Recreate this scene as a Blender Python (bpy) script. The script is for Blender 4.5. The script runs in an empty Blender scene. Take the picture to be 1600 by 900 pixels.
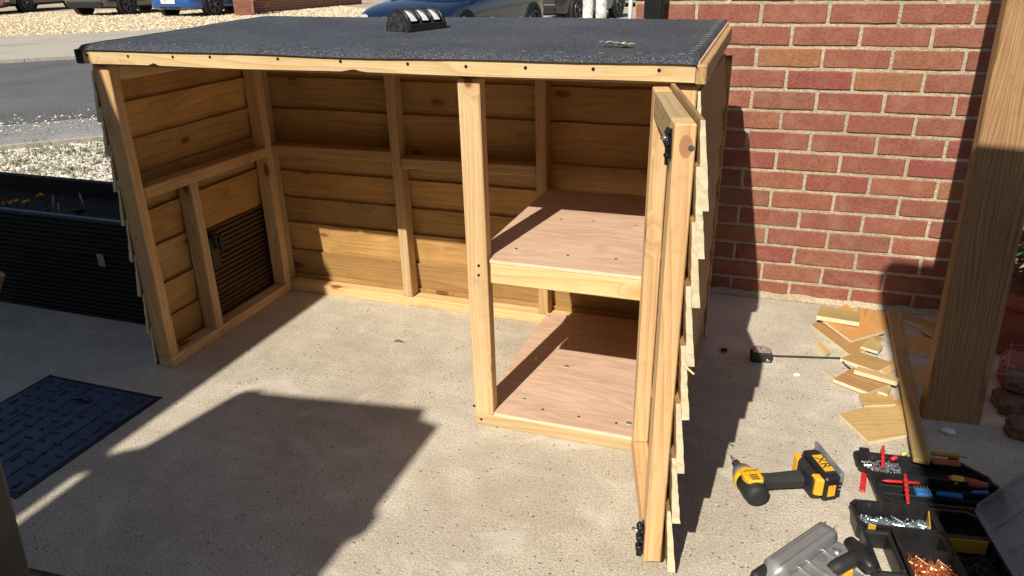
import bpy, bmesh, math, random
from mathutils import Vector, Matrix
random.seed(7)
S = bpy.context.scene
COL = S.collection
R = math.radians
# ------------------------------------------------------------------ camera
F_PX, CAM = 1165.1, Vector((1.8937, -1.7419, 1.2482))
YAW, PITCH, ROLL = -0.3335, -0.4065, -0.0150
fw = Vector((math.sin(YAW)*math.cos(PITCH), math.cos(YAW)*math.cos(PITCH), math.sin(PITCH)))
rt0 = fw.cross(Vector((0, 0, 1))).normalized()
up0 = rt0.cross(fw)
RT = math.cos(ROLL)*rt0 + math.sin(ROLL)*up0
UP = math.cos(ROLL)*up0 - math.sin(ROLL)*rt0
cd = bpy.data.cameras.new('camera')
cd.sensor_width = 36; cd.lens = F_PX/1600*36; cd.clip_start = 0.05; cd.clip_end = 1000
cam = bpy.data.objects.new('camera', cd); COL.objects.link(cam)
M = Matrix.Identity(4)
for i in range(3):
    M[i][0] = RT[i]; M[i][1] = UP[i]; M[i][2] = -fw[i]; M[i][3] = CAM[i]
cam.matrix_world = M
S.camera = cam
# ------------------------------------------------------------------ light
SUN_AZ, SUN_EL = R(9.5), math.atan(.93)          # light travels towards +y, a little to +x
world = bpy.data.worlds.new('World'); S.world = world; world.use_nodes = True
wn = world.node_tree
sky = wn.nodes.new('ShaderNodeTexSky'); sky.sky_type = 'NISHITA'; sky.sun_disc = False
sky.sun_elevation = SUN_EL; sky.sun_rotation = math.pi + SUN_AZ
bg = wn.nodes['Background']; bg.inputs['Strength'].default_value = 0.07
wn.links.new(sky.outputs[0], bg.inputs[0])
sl = bpy.data.lights.new('sun', 'SUN'); sl.energy = 4.6; sl.angle = R(0.5); sl.color = (1, .93, .82)
sun = bpy.data.objects.new('sun', sl); COL.objects.link(sun)
ldir = Vector((math.sin(SUN_AZ)*math.cos(SUN_EL), math.cos(SUN_AZ)*math.cos(SUN_EL), -math.sin(SUN_EL)))
sun.rotation_euler = ldir.to_track_quat('-Z', 'Y').to_euler(); sun.location = (0, -6, 8)
S.view_settings.view_transform = 'Standard'; S.view_settings.look = 'None'
S.view_settings.gamma = 1; S.view_settings.exposure = 0.36
SX, SY = math.tan(SUN_AZ)*math.cos(SUN_AZ)/.93, math.cos(SUN_AZ)/.93   # shadow shift per metre of height

# ------------------------------------------------------------------ pixel -> direction helpers
def ray(px):
    return fw + RT*((px[0]-800)/F_PX) + UP*((450-px[1])/F_PX)
def onz(px, z=0.):
    d = ray(px); return CAM + d*((z-CAM.z)/d.z)
def onplane(px, P, n):
    d = ray(px); n = Vector(n); return CAM + d*((Vector(P)-CAM).dot(n)/d.dot(n))

# ------------------------------------------------------------------ object helpers
def link(o, parent=None):
    COL.objects.link(o)
    if parent is not None:
        o.parent = parent
    return o
def tag(o, label=None, cat=None, group=None, kind=None):
    if label: o['label'] = label
    if cat: o['category'] = cat
    if group: o['group'] = group
    if kind: o['kind'] = kind
    return o
def world_of(o):
    m = o.matrix_basis.copy(); p = o.parent
    while p is not None:
        m = p.matrix_basis @ m; p = p.parent
    return m
def empty(name, loc, rz=0, parent=None):
    o = bpy.data.objects.new(name, None); o.empty_display_size = .05
    o.matrix_basis = Matrix.Translation(loc) @ Matrix.Rotation(rz, 4, 'Z')
    return link(o, parent)
def mk(name, verts, faces, mats, parent=None, mw=None, smooth=False, mi=None):
    """mesh object; mw = world matrix wanted"""
    me = bpy.data.meshes.new(name); me.from_pydata([tuple(v) for v in verts], [], faces)
    if not isinstance(mats, (list, tuple)): mats = [mats]
    for m in mats: me.materials.append(m)
    if mi:
        for p_, k in zip(me.polygons, mi): p_.material_index = k
    if smooth:
        for p_ in me.polygons: p_.use_smooth = True
    me.update()
    return place(bpy.data.objects.new(name, me), parent, mw)
def place(o, parent=None, mw=None):
    link(o, parent)
    mw = mw or Matrix.Identity(4)
    o.matrix_basis = (world_of(parent).inverted() @ mw) if parent is not None else mw
    return o
def from_bm(name, bm, mats, parent=None, mw=None, smooth=False):
    me = bpy.data.meshes.new(name); bm.normal_update(); bm.to_mesh(me); bm.free()
    if not isinstance(mats, (list, tuple)): mats = [mats]
    for m in mats: me.materials.append(m)
    if smooth:
        for p_ in me.polygons: p_.use_smooth = True
    return place(bpy.data.objects.new(name, me), parent, mw)
def bm_box(bm, c, d, bev=0., rot=None, mi=0):
    r = bmesh.ops.create_cube(bm, size=1.)
    vs = r['verts']
    m = Matrix.Translation(c) @ (rot or Matrix.Identity(4)) @ Matrix.Diagonal((d[0], d[1], d[2], 1))
    bmesh.ops.transform(bm, matrix=m, verts=vs)
    fs = list({f for v in vs for f in v.link_faces})
    for f in fs: f.material_index = mi
    if bev > 0:
        es = list({e for v in vs for e in v.link_edges})
        r2 = bmesh.ops.bevel(bm, geom=es, offset=bev, segments=1, affect='EDGES', profile=.5)
        for f in r2['faces']: f.material_index = mi
def box(name, c, d, mat, parent=None, bev=.002, rot=None):
    bm = bmesh.new(); bm_box(bm, (0, 0, 0), d, bev)
    return from_bm(name, bm, mat, parent, Matrix.Translation(c) @ (rot or Matrix.Identity(4)))
def frame(x, zhint):
    x = Vector(x).normalized(); z = (Vector(zhint) - Vector(zhint).dot(x)*x).normalized(); y = z.cross(x)
    m = Matrix.Identity(4)
    for i in range(3): m[i][0], m[i][1], m[i][2] = x[i], y[i], z[i]
    return m
def timber(name, a, b, w, h, mat, parent=None, zhint=(0, 0, 1), bev=.0025, label=None):
    """bar from a to b along its local X; h along zhint, w across"""
    a, b = Vector(a), Vector(b); L = (b-a).length
    m = frame(b-a, zhint); m.translation = (a+b)/2
    bm = bmesh.new(); bm_box(bm, (0, 0, 0), (L, w, h), bev)
    o = from_bm(name, bm, mat, parent, m)
    if label: o['label'] = label
    return o
def prism(name, pts, z0, z1, mat, parent=None, mw=None, bev=0, mi_side=None, mi_top=0):
    bm = bmesh.new()
    lo = [bm.verts.new((p[0], p[1], z0)) for p in pts]; hi = [bm.verts.new((p[0], p[1], z1)) for p in pts]
    n = len(pts)
    bm.faces.new(list(reversed(lo))); bm.faces.new(hi).material_index = mi_top
    for i in range(n):
        f = bm.faces.new((lo[i], lo[(i+1) % n], hi[(i+1) % n], hi[i]))
        if mi_side is not None: f.material_index = mi_side
    bmesh.ops.recalc_face_normals(bm, faces=bm.faces)
    if bev: bmesh.ops.bevel(bm, geom=bm.edges[:], offset=bev, segments=1, affect='EDGES', profile=.5)
    return from_bm(name, bm, mat, parent, mw)
def bm_tube(bm, pts, rad, n=8, mi=0, cap=True):
    pts = [Vector(p) for p in pts]; rings = []
    if not isinstance(rad, (list, tuple)): rad = [rad]*len(pts)
    ref = Vector((0, 0, 1))
    for i, p in enumerate(pts):
        t = (pts[min(i+1, len(pts)-1)] - pts[max(i-1, 0)])
        if t.length < 1e-9: t = Vector((1, 0, 0))
        t.normalize()
        r_ = ref if abs(t.dot(ref)) < .95 else Vector((1, 0, 0))
        u = t.cross(r_).normalized(); v = u.cross(t)
        rings.append([bm.verts.new(p + (u*math.cos(2*math.pi*k/n) + v*math.sin(2*math.pi*k/n))*rad[i]) for k in range(n)])
    for a, b in zip(rings, rings[1:]):
        for k in range(n):
            f = bm.faces.new((a[k], a[(k+1) % n], b[(k+1) % n], b[k])); f.material_index = mi; f.smooth = True
    if cap:
        f = bm.faces.new(list(reversed(rings[0]))); f.material_index = mi
        f = bm.faces.new(rings[-1]); f.material_index = mi
def tube(name, pts, rad, mat, parent=None, n=8, mw=None):
    bm = bmesh.new(); bm_tube(bm, pts, rad, n)
    bmesh.ops.recalc_face_normals(bm, faces=bm.faces)
    return from_bm(name, bm, mat, parent, mw)
def text_obj(name, body, size, mat, parent, mw, extr=.0003):
    cu = bpy.data.curves.new(name, 'FONT'); cu.body = body; cu.size = size; cu.extrude = extr
    cu.align_x = 'CENTER'; cu.align_y = 'CENTER'
    t = bpy.data.objects.new(name, cu); COL.objects.link(t)
    dg = bpy.context.evaluated_depsgraph_get()
    me = bpy.data.meshes.new_from_object(t.evaluated_get(dg)); bpy.data.objects.remove(t)
    me.materials.clear(); me.materials.append(mat)
    return place(bpy.data.objects.new(name, me), parent, mw)

# ------------------------------------------------------------------ materials
class NT:
    def __init__(s, name, rough=.7, spec=.3):
        s.m = bpy.data.materials.new(name); s.m.use_nodes = True; s.t = s.m.node_tree
        s.b = s.t.nodes['Principled BSDF']; s.b.inputs['Roughness'].default_value = rough
        s.b.inputs['Specular IOR Level'].default_value = spec
    def n(s, typ, **k):
        o = s.t.nodes.new(typ)
        for a, v in k.items(): setattr(o, a, v)
        return o
    def l(s, a, b): s.t.links.new(a, b)
    def coords(s, scale=(1, 1, 1), rnd=True, kind='Object'):
        tc = s.n('ShaderNodeTexCoord'); mp = s.n('ShaderNodeVectorMath', operation='MULTIPLY')
        mp.inputs[1].default_value = scale
        src = tc.outputs[kind]
        if rnd:
            oi = s.n('ShaderNodeObjectInfo'); ad = s.n('ShaderNodeVectorMath', operation='ADD')
            sc = s.n('ShaderNodeMath', operation='MULTIPLY'); sc.inputs[1].default_value = 37.
            s.l(oi.outputs['Random'], sc.inputs[0]); s.l(src, ad.inputs[0]); s.l(sc.outputs[0], ad.inputs[1]); src = ad.outputs[0]
        s.l(src, mp.inputs[0]); return mp.outputs[0]
    def noise(s, vec, scale, det=4, rough=.55, dist=0):
        o = s.n('ShaderNodeTexNoise'); o.inputs['Scale'].default_value = scale; o.inputs['Detail'].default_value = det
        o.inputs['Roughness'].default_value = rough; o.inputs['Distortion'].default_value = dist
        s.l(vec, o.inputs['Vector']); return o.outputs['Fac']
    def vor(s, vec, scale, out='Distance', feat='F1'):
        o = s.n('ShaderNodeTexVoronoi', feature=feat); o.inputs['Scale'].default_value = scale
        s.l(vec, o.inputs['Vector']); return o.outputs[out]
    def ramp(s, fac, stops, interp='LINEAR'):
        o = s.n('ShaderNodeValToRGB'); cr = o.color_ramp; cr.interpolation = interp
        while len(cr.elements) < len(stops): cr.elements.new(.5)
        for e, (p, c) in zip(cr.elements, stops):
            e.position = p; e.color = (c, c, c, 1) if not hasattr(c, '__len__') else (*c, 1)
        s.l(fac, o.inputs[0]); return o.outputs[0]
    def mix(s, fac, a, b, mode='MIX'):
        o = s.n('ShaderNodeMixRGB', blend_type=mode)
        for i, v in enumerate((fac, a, b)):
            if isinstance(v, (int, float)): o.inputs[i].default_value = v if i == 0 else (v, v, v, 1)
            elif isinstance(v, tuple): o.inputs[i].default_value = (*v, 1)
            else: s.l(v, o.inputs[i])
        return o.outputs[0]
    def math(s, op, a, b=0., c=None):
        o = s.n('ShaderNodeMath', operation=op)
        for i, v in enumerate((a, b, c)):
            if v is None: continue
            if isinstance(v, (int, float)): o.inputs[i].default_value = v
            else: s.l(v, o.inputs[i])
        return o.outputs[0]
    def rand(s):
        return s.n('ShaderNodeObjectInfo').outputs['Random']
    def bump(s, h, dist=.002, strength=1.):
        o = s.n('ShaderNodeBump'); o.inputs['Distance'].default_value = dist; o.inputs['Strength'].default_value = strength
        s.l(h, o.inputs['Height']); s.l(o.outputs[0], s.b.inputs['Normal'])
    def col(s, c): s.l(c, s.b.inputs['Base Color']); return s.m
def plain(name, c, rough=.6, metal=0., spec=.4, noisy=.15, nscale=30, **k):
    n = NT(name, rough, spec); n.b.inputs['Metallic'].default_value = metal
    v = n.coords(); f = n.noise(v, nscale, 5)
    lo = tuple(x*(1-noisy) for x in c); hi = tuple(min(1, x*(1+noisy)) for x in c)
    n.col(n.ramp(f, [(.3, lo), (.7, hi)]))
    r_ = n.noise(v, nscale*.4, 3); n.l(n.math('MULTIPLY_ADD', r_, .3, rough-.15), n.b.inputs['Roughness'])
    return n.m
def wood(name, light, dark, knot=(.17, .065, .025), knots=.55, stain=.0, rough=.62, ring=26., stain_c=(.25, .2, .08), saw=False, ringamt=.30, warpamt=1.15):
    n = NT(name, rough, .25)
    v = n.coords()
    # knots: elongated cells along the board, some of them only
    vk = n.n('ShaderNodeVectorMath', operation='MULTIPLY'); vk.inputs[1].default_value = (4.6, 10., 10.); n.l(v, vk.inputs[0])
    kd = n.vor(vk.outputs[0], 1.); kc = n.vor(vk.outputs[0], 1., 'Color')
    sep = n.n('ShaderNodeSeparateColor'); n.l(kc, sep.inputs[0])
    on = n.math('GREATER_THAN', sep.outputs[0], 1-knots)
    halo = n.math('MULTIPLY', n.ramp(kd, [(.0, 1.), (.34, 0.)]), on)
    core = n.math('MULTIPLY', n.ramp(kd, [(.11, 1.), (.15, 0.)]), on)
    # growth rings: long flowing bands that bend round the knots
    vs = n.n('ShaderNodeVectorMath', operation='MULTIPLY'); vs.inputs[1].default_value = (.55, 6., 6.); n.l(v, vs.inputs[0])
    warp = n.noise(vs.outputs[0], 1.1, 2, .5)
    sx = n.n('ShaderNodeSeparateXYZ'); n.l(v, sx.inputs[0])
    ph = n.math('ADD', n.math('MULTIPLY', warp, warpamt), n.math('MULTIPLY', halo, .30))
    ph = n.math('ADD', ph, n.math('MULTIPLY', n.math('ADD', sx.outputs[1], n.math('MULTIPLY', sx.outputs[2], .8)), 5.))
    band = n.math('FRACT', n.math('MULTIPLY', ph, ring*.34))
    bandc = n.ramp(band, [(0., 0.), (.72, .55), (.9, 1.), (1., .05)])
    vf = n.n('ShaderNodeVectorMath', operation='MULTIPLY'); vf.inputs[1].default_value = (6., 260., 260.); n.l(v, vf.inputs[0])
    fib = n.noise(vf.outputs[0], 1., 3, .6)
    big = n.noise(v, 3.2, 3)
    fac = n.math('ADD', n.math('MULTIPLY', bandc, ringamt), n.math('ADD', n.math('MULTIPLY', fib, .62), n.math('MULTIPLY', big, .42)))
    c = n.ramp(fac, [(.32, light), (.95, dark)])
    c = n.mix(n.math('MULTIPLY', halo, .36), c, tuple(x*1.5 for x in knot))
    kr = n.ramp(n.math('FRACT', n.math('MULTIPLY', kd, 40.)), [(0, tuple(x*.6 for x in knot)), (.6, tuple(x*1.5 for x in knot)), (1, knot)])
    c = n.mix(n.math('MULTIPLY', core, .92), c, kr)
    if stain:
        st = n.ramp(n.noise(v, 5.5, 5, .6), [(.45, 0.), (.75, 1.)])
        c = n.mix(n.math('MULTIPLY', st, stain), c, stain_c)
    rb = n.rand(); tone = n.math('MULTIPLY_ADD', rb, .40, .80)
    c = n.mix(1., c, tone, 'MULTIPLY')
    hue = n.ramp(n.math('FRACT', n.math('MULTIPLY', rb, 7.31)), [(0, (1.06, .97, .84)), (.5, (1., 1., 1.)), (1, (.97, 1.03, 1.08))])
    c = n.mix(1., c, hue, 'MULTIPLY')
    gr = n.ramp(n.noise(v, 21, 5, .65), [(.56, 0.), (.78, .30)])
    c = n.mix(gr, c, tuple(x*.62 for x in dark))
    n.col(c)
    h = n.math('ADD', n.math('MULTIPLY', fib, 1.), n.math('MULTIPLY', bandc, .35))
    if saw:
        vv = n.n('ShaderNodeVectorMath', operation='MULTIPLY'); vv.inputs[1].default_value = (220., 9., 9.); n.l(v, vv.inputs[0])
        h = n.math('ADD', h, n.math('MULTIPLY', n.noise(vv.outputs[0], 1., 2), 1.2))
    n.bump(h, .0012 if not saw else .002, .6)
    return n.m
PINE = wood('pine_timber', (.675, .485, .27), (.43, .255, .11), knots=.50, ring=30)
PALE = wood('pale_pine_timber', (.76, .575, .32), (.52, .34, .145), knots=.45, ring=30)
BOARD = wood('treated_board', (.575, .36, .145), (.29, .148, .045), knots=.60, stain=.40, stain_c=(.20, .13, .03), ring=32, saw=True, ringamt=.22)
BOARD_OUT = wood('outer_board', (.40, .26, .125), (.22, .125, .05), knots=.25, stain=.4, stain_c=(.16, .11, .05), ring=30, saw=True, ringamt=.22)  # darker, duller brown than the inner boards
OFFCUT = wood('offcut_board', (.58, .40, .165), (.36, .215, .075), knots=.3, stain=.7, stain_c=(.30, .27, .11), ring=30, saw=True, ringamt=.22)
OFFRED = wood('reddish_offcut_board', (.56, .32, .13), (.35, .16, .055), knots=.2, stain=.3, stain_c=(.38, .24, .09), ring=30, saw=True, ringamt=.22)
OLDPOST = wood('old_post_timber', (.42, .25, .115), (.12, .06, .027), knots=.5, ring=50, ringamt=.30, warpamt=1.0, stain=.25, stain_c=(.18, .11, .06))
def endgrain():
    n = NT('sawn_end', .85, .15); v = n.coords(); f = n.noise(v, 260, 4, .7); g = n.noise(v, 25, 3)
    n.col(n.ramp(n.math('MULTIPLY_ADD', f, .6, n.math('MULTIPLY', g, .4)), [(.25, (.60, .51, .31)), (.65, (.77, .69, .48))]))
    n.bump(f, .0015, .8); return n.m
END = endgrain()
def ply():
    n = NT('plywood', .6, .25); v = n.coords((1., 7., 7.))
    w = n.noise(v, 1.6, 4, .55, .8); b = n.ramp(n.math('FRACT', n.math('MULTIPLY', w, 7.)), [(0, 0.), (.8, 1.), (1, .1)])
    f = n.noise(n.coords((14, 240, 240)), 1., 3, .6)
    fac = n.math('ADD', n.math('MULTIPLY', b, .35), n.math('ADD', n.math('MULTIPLY', f, .45), n.math('MULTIPLY', w, .5)))
    c = n.ramp(fac, [(.25, (.74, .53, .385)), (1.05, (.45, .275, .185))])
    d = n.ramp(n.noise(n.coords((1, 1, 1)), 2.7, 4), [(.4, 0.), (.7, .35)])
    n.col(n.mix(d, c, (.66, .50, .36))); n.bump(f, .0007, .5); return n.m
PLY = ply()
def concrete():
    n = NT('concrete', .88, .2); v = n.coords(rnd=False)
    big = n.noise(v, 1.3, 5, .6); mid = n.noise(v, 9, 5, .6); fine = n.noise(v, 120, 3, .75); grit = n.noise(v, 210, 2, .75)
    fac = n.math('ADD', n.math('MULTIPLY', big, .34), n.math('ADD', n.math('MULTIPLY', mid, .28), n.math('MULTIPLY', fine, .38)))
    c = n.ramp(fac, [(.32, (.325, .293, .238)), (.5, (.51, .462, .38)), (.66, (.66, .61, .515))])
    g = n.ramp(grit, [(.34, (.28, .25, .21)), (.45, (.90, .88, .84)), (.56, (1.1, 1.07, 1.0)), (.68, (1.7, 1.62, 1.42))])
    c = n.mix(.62, c, g, 'MULTIPLY')
    vd = n.vor(v, 62.); vc = n.vor(v, 62., 'Color'); sp = n.n('ShaderNodeSeparateColor'); n.l(vc, sp.inputs[0])
    pit = n.math('MULTIPLY', n.ramp(vd, [(.10, 1.), (.24, 0.)]), n.math('GREATER_THAN', n.math('MULTIPLY', sp.outputs[0], n.math('MULTIPLY_ADD', mid, .9, .55)), .80))
    c = n.mix(n.math('MULTIPLY', pit, .75), c, (.13, .11, .09))
    vd2 = n.vor(v, 21.); vc2 = n.vor(v, 21., 'Color'); sp2 = n.n('ShaderNodeSeparateColor'); n.l(vc2, sp2.inputs[0])
    rust = n.math('MULTIPLY', n.ramp(vd2, [(.06, 1.), (.13, 0.)]), n.math('GREATER_THAN', sp2.outputs[1], .86))
    c = n.mix(n.math('MULTIPLY', rust, .6), c, (.36, .20, .09))
    st = n.ramp(n.noise(v, 2.2, 6, .65, .6), [(.48, 0.), (.68, .50)])
    c = n.mix(st, c, (.37, .305, .235))
    pale = n.ramp(n.noise(v, 3.7, 7, .7, 1.2), [(.54, 0.), (.66, .45)])
    c = n.mix(pale, c, (.70, .65, .56))
    trow = n.ramp(n.noise(n.coords((1.2, 16., 1.), False), 1.4, 4, .6, .5), [(.40, .965), (.62, 1.025)])
    c = n.mix(1., c, trow, 'MULTIPLY')
    n.col(c); n.bump(n.math('SUBTRACT', n.math('ADD', fine, grit), pit), .0022, .8); return n.m
CONC = concrete()
def speckled(name, base, lo, hi, scale, rough=.9, bump=.003, blot=None):
    n = NT(name, rough, .25); v = n.coords(rnd=False)
    f = n.noise(v, scale, 3, .75); b = n.noise(v, scale*.02+.3, 4, .6)
    c = n.ramp(f, [(.30, lo), (.5, base), (.70, hi)])
    c = n.mix(.7, c, n.ramp(b, [(.3, .72), (.7, 1.25)]), 'MULTIPLY')
    if blot: c = n.mix(n.ramp(n.noise(v, blot[0], 5, .6), [(.5, 0.), (.66, blot[2])]), c, blot[1])
    n.col(c); n.bump(f, bump, .9); return n.m
FELT = speckled('roofing_felt', (.044, .050, .062), (.010, .011, .014), (.19, .205, .23), 230, .85, .002, (3., (.10, .095, .085), .35))
ASPH = speckled('asphalt', (.105, .105, .108), (.04, .04, .042), (.26, .26, .26), 60, .9, .004, (.8, (.15, .145, .14), .4))
PATH = speckled('pavement_concrete', (.42, .38, .31), (.28, .25, .2), (.58, .53, .45), 30, .9, .003, (.9, (.33, .30, .25), .5))
FOOT = speckled('tarmac_footway', (.23, .225, .22), (.12, .12, .12), (.42, .41, .39), 45, .9, .004, (1.2, (.33, .32, .30), .5))
SOIL = speckled('gravelly_soil', (.30, .25, .18), (.12, .1, .07), (.55, .48, .37), 30, .95, .01, (.7, (.16, .17, .07), .3))
DRIVE = speckled('gravel_drive', (.46, .37, .25), (.20, .155, .10), (.78, .66, .48), 9, .95, .03, (.5, (.33, .25, .17), .35))
def stone_mat(name, a, b, c):
    n = NT(name, .85, .25); g = n.n('ShaderNodeNewGeometry')
    n.col(n.ramp(g.outputs['Random Per Island'], [(0, a), (.5, b), (1, c)])); return n.m
STONE = stone_mat('pebble', (.26, .22, .17), (.54, .50, .42), (.78, .75, .68))
DSTONE = stone_mat('dark_pebble', (.05, .045, .04), (.14, .12, .1), (.30, .26, .2))
def brick_mat():
    n = NT('brick', .9, .15); v = n.coords()
    base = n.ramp(n.rand(), [(0, (.28, .102, .068)), (.2, (.235, .086, .062)), (.4, (.30, .112, .068)), (.55, (.255, .075, .062)), (.7, (.285, .115, .07)), (.88, (.24, .10, .07)), (1., (.35, .16, .07))], 'LINEAR')
    f = n.noise(v, 120, 4, .7); b = n.noise(v, 14, 4, .6); s = n.noise(v, 320, 2, .6)
    c = n.mix(.75, base, n.ramp(f, [(.3, .6), (.7, 1.45)]), 'MULTIPLY')
    c = n.mix(n.ramp(b, [(.48, 0.), (.75, .35)]), c, (.42, .27, .19))
    c = n.mix(n.ramp(s, [(.66, 0.), (.76, .55)]), c, (.62, .50, .40))
    n.col(c); n.bump(n.math('ADD', f, s), .0025, .8); return n.m
BRICK = brick_mat()
MORTAR = speckled('mortar', (.45, .385, .27), (.29, .24, .16), (.61, .54, .40), 110, .95, .006)
BLACKDECK = wood('black_stained_deck', (.030, .027, .027), (.012, .010, .010), knot=(.02, .014, .01), knots=.3, ring=10, rough=.55)
BOUNCEDECK = wood('bounce_lit_deck', (.115, .066, .034), (.048, .026, .014), knot=(.05, .024, .012), knots=.4, ring=14, rough=.6)  # dark deck stain with warm bounce light mixed into the colour
BLKPL = plain('black_plastic', (.017, .017, .018), .38, noisy=.25, nscale=40)
BLKRUB = plain('black_rubber', (.022, .022, .022), .6, noisy=.2)
GREYPL = plain('grey_plastic', (.14, .145, .15), .45, noisy=.15)
YELPL = plain('yellow_plastic', (.78, .43, .025), .4, noisy=.08)
REDPL = plain('red_plastic', (.62, .03, .035), .38, noisy=.1)
BLUEPL = plain('blue_plastic', (.03, .16, .42), .4, noisy=.15)
ORANGEPL = plain('orange_plastic', (.40, .09, .03), .5, noisy=.2)
STEEL = plain('steel', (.55, .56, .57), .34, .9, noisy=.15, nscale=60)
GALV = plain('galvanised_steel', (.42, .46, .50), .42, .75, noisy=.25, nscale=25)
CASTAL = plain('cast_aluminium', (.33, .325, .31), .46, .5, noisy=.1, nscale=50)
ZINC = plain('zinc_screw', (.62, .72, .74), .25, .9, noisy=.1)
COPPER = plain('coppered_screw', (.72, .32, .14), .3, .85, noisy=.15)
DARKSCREW = plain('black_screw', (.05, .05, .05), .35, .6)
IRON = plain('painted_iron', (.052, .068, .105), .45, .25, noisy=.35, nscale=14)
BLACKIRON = plain('black_iron', (.015, .015, .017), .4, .3)
GREYPOST = plain('grey_brown_paint', (.085, .078, .066), .6, noisy=.25, nscale=12)
WHITEP = plain('white_paint', (.80, .80, .78), .5, noisy=.05)
CHIPW = speckled('weathered_white_post', (.62, .62, .58), (.30, .25, .18), (.80, .80, .77), 22, .8, .003, (5., (.30, .24, .15), .7))
TERRA = plain('terracotta', (.30, .085, .05), .75, noisy=.25, nscale=10)
LEAF = stone_mat('green_leaf', (.025, .06, .018), (.05, .11, .03), (.11, .17, .05))
DRYLEAF = stone_mat('dry_leaf', (.30, .10, .035), (.38, .17, .05), (.5, .28, .09))
PALELEAF = stone_mat('pale_leaf', (.35, .36, .16), (.5, .5, .3), (.6, .6, .45))
ORFLOWER = stone_mat('orange_petal', (.55, .16, .02), (.7, .26, .03), (.72, .36, .05))
GRASSM = stone_mat('grass_blade', (.10, .12, .03), (.20, .22, .06), (.30, .30, .12))
def clearlid():
    n = NT('clear_plastic', .28, .5); v = n.coords(); f = n.noise(v, 14, 5, .6)
    n.b.inputs['Transmission Weight'].default_value = .75; n.b.inputs['IOR'].default_value = 1.1
    n.l(n.ramp(f, [(.4, .25), (.7, .5)]), n.b.inputs['Roughness'])
    n.col(n.ramp(f, [(.3, (.55, .56, .58)), (.7, (.75, .76, .78))])); return n.m
CLEAR = clearlid()
PANE = plain('opal_pane', (.72, .73, .74), .3, noisy=.05)
def paint(name, c, rough=.22, metal=.3):
    n = NT(name, rough, .5); n.b.inputs['Metallic'].default_value = metal
    n.b.inputs['Coat Weight'].default_value = 1.; n.b.inputs['Coat Roughness'].default_value = .04
    v = n.coords(); f = n.noise(v, 3, 4)
    n.col(n.ramp(f, [(.3, tuple(x*.9 for x in c)), (.7, tuple(x*1.1 for x in c))])); return n.m
CARGLASS = plain('car_glass', (.015, .018, .02), .08, 0, .6, noisy=.05)
CHROME = plain('chrome', (.7, .7, .7), .12, 1.)
LAMPGLASS = plain('lamp_glass', (.75, .78, .8), .1, .4)
REDLAMP = plain('red_lamp', (.45, .015, .02), .2)
TYRE = plain('tyre', (.016, .016, .016), .8)
RIM = plain('alloy_rim', (.16, .16, .165), .3, .8)

# ================================================================== SETTING: ground, road, pavements
# s runs across the road (away from the shed), t runs along it; the land falls gently beyond the shed
CS, SN = .72, .694
def st2xy(s, t): return (-CS*s + SN*t, SN*s + CS*t)
def xy2s(x, y): return -CS*x + SN*y
def sm_(v): v = max(0., min(1., v)); return v*v*(3-2*v)
def zxy(x, y):
    """the road falls away to the right of the picture"""
    s, t = -CS*x + SN*y, SN*x + CS*y
    return -.15*sm_((t-2)/3.5)*sm_((s-4)/3)*(1-sm_((s-15)/5))
def onterrain(px, dz=0.):
    P = onz(px, dz)
    for _ in range(40):
        P = onz(px, zxy(P.x, P.y)+dz)
    return P
def strip(name, s0, s1, mat, dz, t0=-60, t1=80):
    ss = sorted({s0, s1, *[3+k*.75 for k in range(26) if s0 < 3+k*.75 < s1]})
    tt = sorted({t0, t1, *[2+k*.5 for k in range(8)]})
    vs, fs = [], []; m = len(tt)
    for s in ss:
        for t in tt:
            x, y = st2xy(s, t); vs.append((x, y, zxy(x, y)+dz))
    for i in range(len(ss)-1):
        for k in range(m-1): fs.append((i*m+k, i*m+k+1, (i+1)*m+k+1, (i+1)*m+k))
    o = mk(name, vs, fs, mat); tag(o, kind='structure'); return o
def s_at(px): P = onterrain(px); return xy2s(P.x, P.y)
s_edge = (s_at((0, 243)) + s_at((160, 208)))/2
s_road0 = (s_at((0, 192)) + s_at((150, 178)))/2
s_road1 = (s_at((0, 104)) + s_at((118, 88)))/2
s_line = (s_at((0, 77)) + s_at((113, 65)))/2
print('road s', s_edge, s_road0, s_road1, s_line)
strip('ground', -60, 260, SOIL, -.012, -250, 250)
strip('footway', s_edge, s_road0, FOOT, -.004)
strip('road', s_road0-.15, s_road1, ASPH, 0.0)
strip('far_pavement', s_road1+.12, s_line-.05, PATH, .035)
s_grav = (s_at((0, 63)) + s_at((170, 50)))/2
strip('pavement_apron', s_line+.05, s_grav, PATH, .030)
strip('driveway', s_grav, 60, DRIVE, .028)
def kerb(name, sa, sb, z0, z1, mat, seg=.915, n=14, tc=0.):
    root = None
    for i in range(-n, n):
        a, b = tc+i*seg+.004, tc+(i+1)*seg-.004
        vs = []
        for z in (z0, z1):
            for s, t in ((sa, a), (sb, a), (sb, b), (sa, b)):
                x, y = st2xy(s, t); vs.append((x, y, zxy(x, y)+z))
        o = mk(name, vs, [(0, 1, 2, 3), (4, 7, 6, 5), (0, 4, 5, 1), (1, 5, 6, 2), (2, 6, 7, 3), (3, 7, 4, 0)], mat)
        tag(o, kind='structure')
P_ = onterrain((60, 70)); tfar = SN*P_.x + CS*P_.y
kerb('kerb', s_road1, s_road1+.12, -.02, .05, PATH, n=9, tc=tfar)
P_ = onterrain((80, 225)); tn = SN*P_.x + CS*P_.y
kerb('edging', s_edge-.06, s_edge, -.02, .03, PATH, n=5, tc=tn)
kerb('paving_joint', s_line-.05, s_line+.05, -.02, .012, ASPH, n=8, tc=tfar)
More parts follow.
